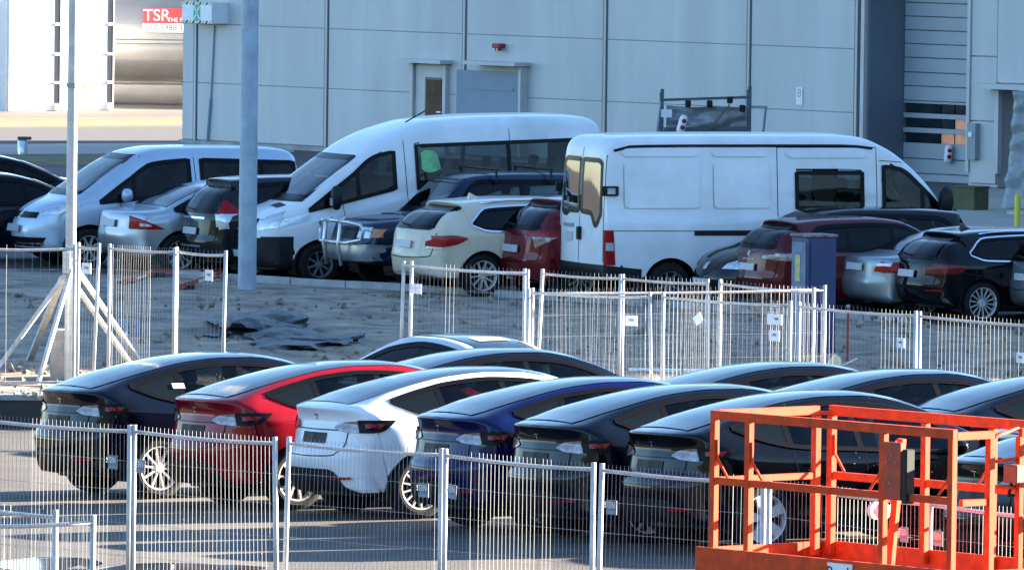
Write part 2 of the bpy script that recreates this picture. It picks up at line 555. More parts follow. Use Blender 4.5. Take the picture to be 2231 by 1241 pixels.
# first-aid / assembly sign box with hatched edges, and its cable
s0, sz1 = wp(438, 4); s1, sz0 = wp(502, 52)
sg = hb(s0, s1, sz0, sz1, -.55, -.064).build('sign_box', M_WHITE, hall)
M_GREEN = mat('sign_green', (0.05, 0.42, 0.26), .5)
M_YEL = mat('sign_yellow', (0.60, 0.55, 0.10), .5)
M_DK = mat('print_dark', (0.03, 0.035, 0.04), .6)
n = 9
for zz in (sz1 - .03, sz0 + .03):
    for i in range(n):
        a = s0 + (s1 - s0) * i / n
        w = (s1 - s0) / n
        m_ = MB()
        y = -.553
        m_.add([(a, y, zz - .03), (a + w * .55, y, zz - .03), (a + w, y, zz + .03), (a + w * .45, y, zz + .03)], [(0, 1, 2, 3)])
        m_.build('hatch_stripe', M_DK if i % 2 else M_YEL, sg)
cx, cz = (s0 + s1) / 2, (sz0 + sz1) / 2
em = MB()
em.box((cx, -.552, cz), (.24, .004, .36))
em.build('emblem_field', M_GREEN, sg)
ar = MB()
for sx in (-1, 1):
    for s2 in (-1, 1):
        ar.bar((cx + sx * .10, -.556, cz + s2 * .15), (cx + sx * .025, -.556, cz + s2 * .04), .035, .004, up=(0, 1, 0))
ar.box((cx, -.556, cz), (.05, .004, .05))
ar.build('emblem_arrows', M_WHITE, sg)
cb = MB()
c0 = wp(474, 56); c1 = wp(466, 215); c2 = wp(459, 312)
cb.tube([(c0[0], -.09, c0[1]), (c1[0], -.09, c1[1])], .018, 6)
cb.tube([(c1[0], -.1, c1[1]), (c2[0], -.1, max(.1, c2[1]))], .03, 6)
cb.build('conduit', M_BLUEGREY, hall)
# red alarm horn
hu, hz = wp(1098, 100)
hn = MB().box((hu, -.16, hz), (.26, .19, .10)).box((hu + .03, -.2, hz - .07), (.16, .12, .08)).build('alarm_horn', mat('horn_red', (.22, .015, .02), .4), hall, bevel=.02)
for dx in (-.03, .07):
    MB().box((hu + dx, -.262, hz - .08), (.03, .01, .05)).build('horn_slot', M_WHITE, hn)

# woods round the yard, left, behind and right of the camera
def woods():
    from mathutils import noise
    b = MB()
    n = 220
    for k in range(n + 1):
        t = math.radians(-205 + 212 * k / n)          # leaves the view ahead open
        for j, (r, hz) in enumerate(((135, 0), (132, .35), (133, .7), (138, 1.0), (149, .9))):
            h = 20 + 5 * noise.fractal(Vector((k * .21, 0, 3)), 1, 2, 4)
            rr = r + 3 * noise.noise(Vector((k * .5, j * 2.1, 0)))
            b.v.append((rr * math.cos(t), 90 + rr * math.sin(t), hz * h))
    for k in range(n):
        for j in range(4):
            i = k * 5 + j
            b.f.append((i, i + 5, i + 6, i + 1))
    o = b.build('distant_woods', mat('dark_foliage', (.035, .045, .022), .9, 0, 0, .5, .6, spec=.1))
    tag(o, 'dark distant woods around the yard', 'woods', kind='stuff')
woods()

# loose stones on the dirt strip
def stones():
    b = MB()
    for k in range(1500):
        p = Vector((random.uniform(-9, 8), random.uniform(126, 152), 0))
        if p.y > 157 - (p.x + 4) * .95:
            continue
        r = random.choice((.02, .03, .03, .05, .07))
        rot = Euler((random.random() * 3, random.random() * 3, random.random() * 3)).to_matrix()
        vs = [Vector(v) * r * random.uniform(.7, 1.3) for v in ((1, 0, 0), (-1, 0, 0), (0, 1, 0), (0, -1, 0), (0, 0, .8), (0, 0, -.8))]
        b.add([rot @ v + Vector((p.x, p.y, .09 + r * .3)) for v in vs], [(0, 2, 4), (2, 1, 4), (1, 3, 4), (3, 0, 4), (2, 0, 5), (1, 2, 5), (3, 1, 5), (0, 3, 5)])
    tag(b.build('loose_stones', M_DIRT), 'loose stones scattered on the dirt strip', 'stones', kind='stuff')
stones()

# ================================================================== VEHICLE KIT
def pchip(t, Y, q):
    """monotone cubic through rows of Y at t, sampled at q"""
    t = np.asarray(t, float); Y = np.asarray(Y, float); q = np.asarray(q, float)
    sh = Y.shape
    Y = Y.reshape(len(t), -1)
    h = np.diff(t)[:, None]
    d = np.diff(Y, axis=0) / h
    m = np.zeros_like(Y)
    if len(t) > 2:
        a, b = d[:-1], d[1:]
        w1, w2 = 2 * h[1:] + h[:-1], h[1:] + 2 * h[:-1]
        ok = a * b > 0
        den = np.where(ok, w1 / np.where(a == 0, 1, a) + w2 / np.where(b == 0, 1, b), 1)
        m[1:-1] = np.where(ok, (w1 + w2) / den, 0)
    m[0], m[-1] = d[0], d[-1]
    i = np.clip(np.searchsorted(t, q, side='right') - 1, 0, len(t) - 2)
    s = ((q - t[i]) / (t[i + 1] - t[i]))[:, None]
    hh = h[i]
    y0, y1, m0, m1 = Y[i], Y[i + 1], m[i], m[i + 1]
    out = (2*s**3 - 3*s**2 + 1) * y0 + (s**3 - 2*s**2 + s) * hh * m0 + (-2*s**3 + 3*s**2) * y1 + (s**3 - s**2) * hh * m1
    return out.reshape((len(q),) + sh[1:])

def interp(pl, x):
    xs = [p[0] for p in pl]; zs = [p[1] for p in pl]
    return float(np.interp(x, xs, zs))

def loft_body(S):
    L, W = S['L'], S['W']
    belt = S['belt']
    gc = S.get('gc', .20)
    tum = S.get('tumble', .5)
    br, bf = S.get('bow', (.26, .32))
    pr, pf = S.get('plan', (.10, .14))
    lr, lf = S.get('planlen', (.7, 1.0))
    rdm = S.get('rail', .09)
    crown = S.get('topw', .92)
    K = []
    sil = S['sil']
    n = len(sil)
    xs_ = [p[0] for p in sil]
    r0, f0 = int(np.argmin(xs_)), int(np.argmax(xs_))
    xm = [0.0] * n                                     # side line runs steadily forward even where the tail steps back
    xm[r0] = xs_[r0]
    for i in range(r0 + 1, n):
        xm[i] = max(xs_[i], xm[i-1] + .010)
    for i in range(r0 - 1, -1, -1):
        xm[i] = xm[i+1] - .010
    ym = [0.0] * n
    ym[f0] = xs_[f0]
    for i in range(f0 - 1, -1, -1):
        ym[i] = min(xs_[i], ym[i+1] - .010)
    for i in range(f0 + 1, n):
        ym[i] = ym[i-1] + .010
    xm = [xm[i] if i < n / 2 else ym[i] for i in range(n)]
    for i, (x, z) in enumerate(sil):
        bz = interp(belt, x) if isinstance(belt, list) else belt
        X = min(max(xm[i], 0), L)
        xb = .26 + (L - .52) * (X / L) + i * .001
        ends = max(0, 1 - x / .8) * .10 + max(0, 1 - (L - x) / .8) * .06
        zb = gc + ends
        zb = min(zb, z - .02)
        w = W / 2 * (1 - pr * max(0, 1 - x / lr) ** 2 - pf * max(0, 1 - (L - x) / lf) ** 2)
        if i in (0, n - 1):
            w *= .9
        zbt = min(bz, z - .035 - .12 * max(0, min(1, (z - gc) / .5)) * (0 if z > bz + .1 else .6))
        zbt = max(zbt, zb + .6 * (z - zb)) if z < bz else zbt
        wsh = .955 * w
        wt = crown * w if z <= bz else crown * w - (z - bz) * tum * min(1, .3 + (z - bz) * 2)
        wt = max(wt, .3 * w)
        rd = min(rdm, .4 * (z - zbt))
        h = z - zb
        bow = br * max(0, 1 - X / .7) ** 1.2 - bf * max(0, 1 - (L - X) / .9) ** 1.2
        zr = z - rd
        hb_ = bz - gc
        def pf_(zz):
            return float(np.interp(zz, [gc, gc + .06, gc + .35 * hb_, gc + .68 * hb_, bz - .1 * hb_, bz], [.945, .965, .99, 1, .99, .955])) * w
        if z <= bz:
            wt = pf_(zr) * .975
            wsh = pf_(zbt)
        pts = [(0, zb), (.8 * w, zb)] + [(pf_(q_), q_) for q_ in (zb + min(.06, .15 * h), zb + .35 * (zbt - zb), zb + .68 * (zbt - zb), zbt - .10 * (zbt - zb))] + [(wsh, zbt), ((wsh + wt) / 2 + (.012 if z > bz else .004), (zbt + zr) / 2 + .003), (wt, zr), (.86 * wt, z - .32 * rd), (.5 * wt, z - .07 * rd), (0, z)]
        row = []
        for (y, zz) in pts:
            v = (zz - zb) / h
            e = (y / w) ** 2.6
            row.append(((1 - e) * (xb + (x - xb) * v) + e * (xb + (xm[i] - xb) * v + bow), y, zz))
        K.append(row)
    K = np.array(K)
    t = [0.0]
    for i in range(1, n):
        t.append(t[-1] + max(.02, float(np.hypot(sil[i][0] - sil[i-1][0], sil[i][1] - sil[i-1][1]))))
    q = []
    step = S.get('step', .038)
    for i in range(n - 1):
        k = max(1, int(math.ceil((t[i+1] - t[i]) / step)))
        q += list(np.linspace(t[i], t[i+1], k, endpoint=False))
    q.append(t[-1])
    A = pchip(t, K, q)                                # (nq, 12, 3)
    sub = [4, 2, 4, 4, 4, 3, 5, 5, 3, 4, 4]
    sq = []
    for i, k in enumerate(sub):
        sq += list(np.linspace(i, i + 1, k, endpoint=False))
    sq.append(11)
    B = pchip(np.arange(12), A.transpose(1, 0, 2), sq).transpose(1, 0, 2)   # (nq, m, 3)
    nq, m = B.shape[:2]
    # wheel arches: snap the grid to the arch circle
    Ra = S['arch']
    hl = list(S['axles'])
    for xw in hl:
        d = np.hypot(B[..., 0] - xw, B[..., 2] - S['wr'])
        O = B.copy()
        side = O[..., 1] > .5 * W / 2
        for ax in (0, 1):
            d0, d1 = (d[:-1], d[1:]) if ax == 0 else (d[:, :-1], d[:, 1:])
            s0 = side[:-1] & side[1:] if ax == 0 else side[:, :-1] & side[:, 1:]
            ii, jj = np.where(((d0 - Ra) * (d1 - Ra) < 0) & s0)
            for i, j in zip(ii, jj):
                k = (i + 1, j) if ax == 0 else (i, j + 1)
                f = (Ra - d[i, j]) / (d[k] - d[i, j])
                P = O[i, j] * (1 - f) + O[k] * f
                B[(i, j) if f < .5 else k] = P
    ring = 2 * m - 2
    V = np.zeros((nq, ring, 3))
    V[:, :m] = B
    V[:, m:] = B[:, m-2:0:-1] * np.array([1, -1, 1])
    V[..., 0] -= L / 2
    verts = V.reshape(-1, 3)
    faces, trims = [], []
    trim = S.get('trim')
    for i in range(nq - 1):
        for j in range(ring):
            a, b_, c, d_ = i * ring + j, i * ring + (j + 1) % ring, (i + 1) * ring + (j + 1) % ring, (i + 1) * ring + j
            q4 = verts[[a, b_, c, d_]]
            ce = q4.mean(axis=0)
            if abs(ce[1]) > .45 * W / 2:
                dd = [np.hypot(q4[:, 0] + L / 2 - xw, q4[:, 2] - S['wr']) for xw in hl]
                if any((e_ <= Ra + .002).all() for e_ in dd):
                    continue
                for xw, e_ in zip(hl, dd):
                    for vi, dv in zip((a, b_, c, d_), e_):
                        if dv < Ra - .0005:
                            verts[vi, 0] = xw - L / 2 + (verts[vi, 0] + L / 2 - xw) * Ra / dv
                            verts[vi, 2] = S['wr'] + (verts[vi, 2] - S['wr']) * Ra / dv
            f = (a, b_, c, d_)
            if trim and trim(ce[0] + L / 2, abs(ce[1]), ce[2]):
                trims.append(f)
            else:
                faces.append(f)
    trims.append(tuple(range(ring)))
    trims.append(tuple(reversed(range((nq - 1) * ring, nq * ring))))
    allf = faces + trims[:-2]
    bvh = BVHTree.FromPolygons([tuple(v) for v in verts], allf)
    return verts, faces, trims, bvh

def in_poly(P, x, z):
    c = False
    n = len(P)
    for i in range(n):
        (x0, z0), (x1, z1) = P[i], P[i - 1]
        if (z0 > z) != (z1 > z) and x < (x1 - x0) * (z - z0) / (z1 - z0) + x0:
            c = not c
    return c
def cut_windows(S, verts, faces):
    L = S['L']
    sp = [[tuple(p) for p in resample(b, 24, True)] + [tuple(p) for p in resample(t, 24, True)[::-1]] for (b, t, _) in S.get('side_glass', [])]
    ends = []
    for key, sg in (('front_glass', 1), ('rear_glass', -1)):
        for it in S.get(key, []):
            ends.append((sg, [tuple(p) for p in resample(it[0], 14, True)] + [tuple(p) for p in resample(it[1], 14, True)[::-1]]))
    fa = np.array(faces)
    V = verts[fa]
    ce = V.mean(axis=1)
    nn = np.cross(V[:, 2] - V[:, 0], V[:, 3] - V[:, 1])
    nn /= np.linalg.norm(nn, axis=1)[:, None] + 1e-9
    keep = []
    for f, c, n in zip(faces, ce, nn):
        cut = False
        if abs(n[1]) > .45 and abs(c[1]) > .25 * S['W']:
            cut = any(in_poly(P, c[0] + L / 2, c[2]) for P in sp)
        if not cut and abs(n[0]) > .30 and abs(n[0]) > abs(n[1]):
            for sg, P in ends:
                if c[0] * sg > 0 and in_poly(P, c[1], c[2]):
                    cut = True
        if not cut:
            keep.append(f)
    return keep

def mesh_obj(name, verts, faces, m, parent, smooth=True, kind=None):
    used = sorted({i for f in faces for i in f})
    mp = {o: k for k, o in enumerate(used)}
    me = bpy.data.meshes.new(name)
    me.from_pydata([tuple(verts[i]) for i in used], [], [tuple(mp[i] for i in f) for f in faces])
    me.materials.append(m)
    if smooth:
        me.polygons.foreach_set('use_smooth', [True] * len(me.polygons))
    me.update()
    o = bpy.data.objects.new(name, me)
    col.objects.link(o)
    o.parent = parent
    return o

def resample(pl, n, smooth=False):
    pl = np.array(pl, float)
    t = np.r_[0, np.cumsum(np.maximum(1e-4, np.hypot(*np.diff(pl, axis=0).T)))]
    q = np.linspace(0, t[-1], n)
    if smooth and len(pl) > 2:
        return pchip(t, pl, q)
    return np.c_[np.interp(q, t, pl[:, 0]), np.interp(q, t, pl[:, 1])]

class Patch:
    """surface pieces that lie on a body: cast along an axis onto its skin"""
    def __init__(self, S, bvh):
        self.S, self.bvh = S, bvh
        self.v, self.f = [], []
    def hit(self, d, a, b, off):
        L = self.S['L']
        if d == 'L':   o, r = Vector((a - L/2, 3, b)), Vector((0, -1, 0))
        elif d == 'R': o, r = Vector((a - L/2, -3, b)), Vector((0, 1, 0))
        elif d == 'B': o, r = Vector((-6, a, b)), Vector((1, 0, 0))
        elif d == 'F': o, r = Vector((6, a, b)), Vector((-1, 0, 0))
        else:          o, r = Vector((a - L/2, b, 5)), Vector((0, 0, -1))
        h = self.bvh.ray_cast(o, r)
        if h[0] is None:
            h = self.bvh.find_nearest(o + r * (3 if d in 'LR' else 4))
            return h[0]
        nrm = h[1] if h[1].dot(r) < 0 else -h[1]
        return h[0] + (nrm * .6 - r * .4) * off
    def quad(self, d, bot, top, nu=14, nv=8, off=.006, smooth=True):
        B_, T_ = resample(bot, nu, smooth), resample(top, nu, smooth)
        o = len(self.v)
        for j in range(nv):
            s = j / (nv - 1)
            for i in range(nu):
                p = B_[i] * (1 - s) + T_[i] * s
                self.v.append(tuple(self.hit(d, p[0], p[1], off)))
        ow = {'L': Vector((0, 1, 0)), 'R': Vector((0, -1, 0)), 'B': Vector((-1, 0, 0)), 'F': Vector((1, 0, 0)), 'T': Vector((0, 0, 1))}[d]
        fs = [(o + j * nu + i, o + j * nu + i + 1, o + (j + 1) * nu + i + 1, o + (j + 1) * nu + i) for j in range(nv - 1) for i in range(nu - 1)]
        f = fs[len(fs) // 2]
        a, b, c, e = (Vector(self.v[k]) for k in f)
        if (c - a).cross(e - b).dot(ow) < 0:
            fs = [q[::-1] for q in fs]
        self.f += fs
        return self
    def strip(self, d, pl, w=.012, off=.004, n=20):
        P = resample(pl, n, True)
        o = len(self.v)
        for i in range(n):
            a = P[max(0, i - 1)]; b = P[min(n - 1, i + 1)]
            t = (b - a) / (np.hypot(*(b - a)) + 1e-9)
            nn = np.array([-t[1], t[0]]) * w / 2
            for s in (-1, 1):
                q = P[i] + nn * s
                self.v.append(tuple(self.hit(d, q[0], q[1], off)))
        for i in range(n - 1):
            k = o + 2 * i
            self.f.append((k, k + 1, k + 3, k + 2))
        return self
    def ring(self, d, bot, top, out=.028, inn=.03, off=.006, n=30):
        """seal round a window"""
        P = np.vstack([resample(bot, n, True), resample(top, n, True)[::-1]])
        k = [i for i in range(len(P)) if i == 0 or np.hypot(*(P[i] - P[i-1])) > 1e-3]
        P = P[k]
        if np.hypot(*(P[0] - P[-1])) < 1e-3:
            P = P[:-1]
        m = len(P)
        ar = sum(P[i][0] * P[(i+1) % m][1] - P[(i+1) % m][0] * P[i][1] for i in range(m))
        sgn = 1 if ar > 0 else -1
        o = len(self.v)
        for i in range(m):
            t = P[(i + 1) % m] - P[i - 1]
            t = t / (np.hypot(*t) + 1e-9)
            nrm = np.array([t[1], -t[0]]) * sgn
            for w in (out, -inn):
                q = P[i] + nrm * w
                self.v.append(tuple(self.hit(d, q[0], q[1], off)))
        for i in range(m):
            a, b = o + 2 * i, o + 2 * ((i + 1) % m)
            self.f.append((a, b, b + 1, a + 1))
        return self
    def build(self, name, m, parent, smooth=True):
        return mesh_obj(name, self.v, self.f, m, parent, smooth)

def cutpoly(pl, x0, x1):
    pts = [p for p in pl if x0 < p[0] < x1]
    return [(x0, interp(pl, x0))] + pts + [(x1, interp(pl, x1))]

WHEELS = {}
def wheel_meshes(Rw, rimR, wid, style):
    key = (Rw, rimR, wid, style)
    if key in WHEELS:
        return WHEELS[key]
    h = wid / 2
    t = MB()
    t.lathe([(rimR * .97, -h), (rimR + .01, -h - .004), ((Rw + rimR) / 2, -h - .012), (Rw - .025, -h + .006), (Rw - .006, -h + .03), (Rw, 0), (Rw - .006, h - .03), (Rw - .025, h - .006), ((Rw + rimR) / 2, h + .012), (rimR + .01, h + .004), (rimR * .97, h), (rimR * .9, h - .07), (.02, h - .09)], 40)
    r = MB()
    r.lathe([(rimR * .985, h + .006), (rimR * .93, h + .002), (rimR * .90, h - .03), (rimR * .88, h - .065)], 40)
    n, ww = {'five': (5, .62), 'ten': (10, .30), 'multi': (14, .2), 'six': (6, .5), 'aero': (5, .95), 'plain': (8, .42)}[style]
    r.lathe([(.001, h - .012), (rimR * .2, h - .012), (rimR * .26, h - .03), (rimR * .27, h - .07)], 20)
    for k in range(n):
        a = 2 * math.pi * k / n + .2
        ca, sa = math.cos(a), math.sin(a)
        w0, w1 = rimR * ww * .28, rimR * ww * (.36 if style != 'aero' else .52)
        pts = []
        for (rad, w, yo) in ((rimR * .15, w0, h - .018), (rimR * .92, w1, h - .004)):
            for (s, yy) in ((-1, yo), (1, yo), (1, yo - .035), (-1, yo - .035)):
                pts.append((rad * ca - s * w / 2 * sa, yy, rad * sa + s * w / 2 * ca))
        r.add(pts, [(0, 1, 5, 4), (1, 2, 6, 5), (2, 3, 7, 6), (3, 0, 4, 7), (4, 5, 6, 7)])
    to = t.build('wheel', M_RUBBER, None, smooth=True)
    ro = r.build('rim', M_RIM, None)
    WHEELS[key] = (to.data, ro.data)
    bpy.data.objects.remove(to); bpy.data.objects.remove(ro)
    return WHEELS[key]

def add_wheels(S, root, rim_mat=None):
    L, W = S['L'], S['W']
    tm, rm = wheel_meshes(S['wr'], S['rim'], S.get('tyre', .22), S.get('wheel_style', 'ten'))
    for xw in S['axles']:
        for s in (1, -1):
            w = bpy.data.objects.new('wheel', tm); col.objects.link(w)
            w.parent = root
            w.location = (xw - L/2, s * (W/2 - S.get('tyre', .22)/2 - .035), S['wr'])
            w.rotation_euler = (0, random.uniform(0, 3), 0 if s > 0 else math.pi)
            r = bpy.data.objects.new('rim', rm); col.objects.link(r)
            r.parent = w
            if rim_mat:
                r.material_slots[0].link = 'OBJECT'
                r.material_slots[0].material = rim_mat
            # dark liner of the arch
            a = MB()
            n = 20
            Ra = S['arch'] + .012
            y1, y0 = s * (W/2 - .012 * 2.2), s * (W/2 - .42)
            vs = []
            for k in range(n + 1):
                t = math.pi * (-.12 + 1.24 * k / n)
                for y in (y1, y0):
                    vs.append((xw - L/2 + Ra * math.cos(t), y, S['wr'] + Ra * math.sin(t)))
            a.add(vs, [(2*k, 2*k+1, 2*k+3, 2*k+2) for k in range(n)])
            a.add([(xw - L/2 + Ra * math.cos(math.pi * (-.12 + 1.24 * k / n)), y0, S['wr'] + Ra * math.sin(math.pi * (-.12 + 1.24 * k / n))) for k in range(n + 1)], [tuple(range(n + 1))])
            a.build('wheel_arch', M_PLASTIC, root)

def plate_box(P, root, d, a, b, w, h, m=None, off=.012, name='number_plate'):
    c = P.hit(d, a, b, off)
    m = m or M_PLATE
    q = MB()
    c1 = P.hit(d, a, b + h * .4, off); c0 = P.hit(d, a, b - h * .4, off)
    tilt = math.atan2(c1.x - c0.x, c1.z - c0.z)
    rot = Matrix.Rotation(max(-.5, min(.5, tilt)), 3, 'Y')
    q.box(c, (.018, w, h), rot)
    return q.build(name, m, root)

def make_car(S, name, label, cat, pm, group=None, rim_mat=None):
    """one vehicle: a root at its base with body, glass, lamps, wheels and trim as parts"""
    root = thing(name, label, cat, group=group)
    verts, faces, trims, bvh = loft_body(S)
    mesh_obj('body', verts, cut_windows(S, verts, faces) if S.get('open_glass', True) else faces, pm, root)
    mesh_obj('lower_trim', verts, trims, S.get('trim_mat', M_PLASTIC), root)
    L, W = S['L'], S['W']
    NP = lambda: Patch(S, bvh)
    gm = S.get('glass', M_MID)
    # cabin: dark tub, seats with headrests, wheel
    bz = interp(S['belt'], L * .5) if isinstance(S['belt'], list) else S['belt']
    cx0, cx1 = S.get('cabin', (.20 * L, .74 * L))
    top_z = max(z for _, z in S['sil'])
    MB().box(((cx0 + cx1) / 2 - L/2, 0, (bz - .10 + .34) / 2), (cx1 - cx0, W * .80, bz - .10 - .34)).build('cabin_tub', M_CABIN, root)
    MB().bar((cx1 - .05 - L/2, -W * .40, bz - .06), (cx1 - .05 - L/2, W * .40, bz - .06), .34, .14).build('dashboard', M_CABIN, root)
    for sx in S.get('seats', (.345 * L, .535 * L)):
        for sy in (-.36, .36):
            q = MB()
            q.box((sx - L/2, sy, bz + .02), (.13, .46, .50), Matrix.Rotation(-.28, 3, 'Y'))
            q.box((sx - .11 - L/2, sy, min(bz + .40, top_z - .24)), (.09, .24, .17), Matrix.Rotation(-.2, 3, 'Y'))
            q.build('seat', S.get('seat_mat', M_SEAT), root, bevel=.03)
    MB().lathe([(.17, -.012), (.19, 0), (.17, .012)], 20, 'x', (cx1 - .32 - L/2, .36, bz + .06)).build('steering_wheel', M_CABIN, root, smooth=True)
    for (bot, top, splits) in S.get('side_glass', []):
        x0, x1 = bot[0][0], bot[-1][0]
        for sd in 'LR':
            if S.get('surround', True):
                e = .028
                NP().ring(sd, bot, top, .022, .0, .018).build('window_surround', S.get('surround_mat', M_BLACKTRIM), root)
                NP().ring(sd, bot, top, .004, S.get('seal', .04), .014).build('window_seal', M_BLACKTRIM, root)
                for sp_ in splits:
                    q = NP()
                    q.quad(sd, [(sp_ - .035, interp(bot, sp_)), (sp_ + .035, interp(bot, sp_))], [(sp_ - .035, interp(top, sp_)), (sp_ + .035, interp(top, sp_))], 4, 12, .006)
                    q.build('window_pillar', M_BLACKTRIM, root)
            xs = [x0] + splits + [x1]
            tints = S.get('tints', [gm] * (len(xs) - 1))
            for wi, (a, b) in enumerate(zip(xs[:-1], xs[1:])):
                gm_ = tints[min(wi, len(tints) - 1)]
                a2 = a + (.03 if a != x0 else 0)
                b2 = b - (.03 if b != x1 else 0)
                NP().quad(sd, cutpoly(bot, a2, b2), cutpoly(top, a2, b2), 24, 10, .004).build('side_window', gm_, root)
    for key, d, nm in (('rear_glass', 'B', 'rear_window'), ('front_glass', 'F', 'windscreen'), ('top_glass', 'T', 'glass_roof')):
        for it in S.get(key, []):
            if d != 'T':
                NP().ring(d, it[0], it[1], .03, .045, .009).build('window_seal', M_BLACKTRIM, root)
            NP().quad(d, it[0], it[1], it[2] if len(it) > 2 else 30, it[3] if len(it) > 3 else 16, .008 if d == 'T' else .005).build(nm, S.get('rear_mat', gm) if key == 'rear_glass' else (S.get('top_mat', M_ROOFGL) if d == 'T' else S.get('front_mat', M_SCREEN)), root)
    for ln, (nm, m, items) in enumerate(S.get('lamps', [])):
        lo = .010 + S.get('lamp_step', .004) * ln
        for s in (1, -1):
            p = NP()
            for (d, bot, top) in items:
                if d == 'S':
                    p.quad('L' if s > 0 else 'R', bot, top, 12, 7, lo)
                else:
                    p.quad(d, [(s * y, z) for y, z in bot], [(s * y, z) for y, z in top], 12, 7, lo)
            p.build(nm, m, root)
    for (nm, m, d, bot, top) in S.get('pieces', []):
        NP().quad(d, bot, top, 40, 10, .008).build(nm, m, root)
    for (nm, m, bot, top) in S.get('side_pieces', []):
        for sd in 'LR':
            NP().quad(sd, bot, top, 18, 6, .008).build(nm, m, root)
    for pl in S.get('seams', []):
        for sd in 'LR':
            NP().strip(sd, pl, .011, .003).build('door_gap', M_BLACKTRIM, root)
    for pl in S.get('rear_seams', []):
        NP().strip('B', pl, .014, .004, 30).build('tailgate_gap', M_BLACKTRIM, root)
    for (x, z) in S.get('handles', []):
        for sd, s in (('L', 1), ('R', -1)):
            c = NP().hit(sd, x, z, .012)
            MB().box(c, (.2, .022, .03)).build('door_handle', S.get('handle_mat', pm), root, bevel=.006)
    for (d, a, b, w, h, m) in S.get('plates', []):
        plate_box(NP(), root, d, a, b, w, h, m)
    if 'mirror' in S:
        x, z, sx, sy, sz, mm = S['mirror']
        for sd, s in (('L', 1), ('R', -1)):
            c = NP().hit(sd, x, z, 0)
            q = MB()
            q.lathe([(.001, -.5), (.6, -.46), (.9, -.3), (1, 0), (.9, .3), (.6, .46), (.001, .5)], 14, 'x')
            q.v = [(c.x + v[0] * sx, c.y + s * (.06 + sy * .5) + v[1] * sy * .5, c.z + sz * .2 + v[2] * sz * .5) for v in q.v]
            q.bar((c.x, c.y - s * .03, c.z), (c.x, c.y + s * .1, c.z + .02), .05, .05)
            q.build('wing_mirror', mm or pm, root, smooth=True)
    if 'rails' in S:
        x0, x1, y, hgt, m = S['rails']
        for s in (1, -1):
            xs = np.linspace(x0, x1, 10)
            pts = []
            for k, x in enumerate(xs):
                h = NP().hit('T', x, s * y, 0)
                e = min(1, min(k, 9 - k) / 1.5)
                pts.append((h.x, h.y, h.z + .01 + hgt * e))
            MB().tube(pts, .016, 6).build('roof_rail', m, root, smooth=True)
    if 'wiper' in S:
        a, b = S['wiper']
        P = NP()
        pts = [P.hit('B', *(np.array(a) * (1 - t) + np.array(b) * t), .025) for t in np.linspace(0, 1, 6)]
        MB().tube(pts, .012, 5).build('rear_wiper', M_PLASTIC, root)
    if 'fin' in S:
        h = NP().hit('T', S['fin'], 0, 0)
        MB().add([(h.x - .12, -.03, h.z - .01), (h.x - .12, .03, h.z - .01), (h.x + .1, 0, h.z - .01), (h.x - .1, 0, h.z + .08)], [(0, 1, 3), (1, 2, 3), (2, 0, 3), (0, 2, 1)]).build('roof_antenna', pm, root)
    add_wheels(S, root, rim_mat)
    return root, NP

def recolour(root, pm, names=('body',)):
    for o in bpy.data.objects:
        if o.parent == root and o.name.split('.')[0] in names:
            o.material_slots[0].link = 'OBJECT'
            o.material_slots[0].material = pm

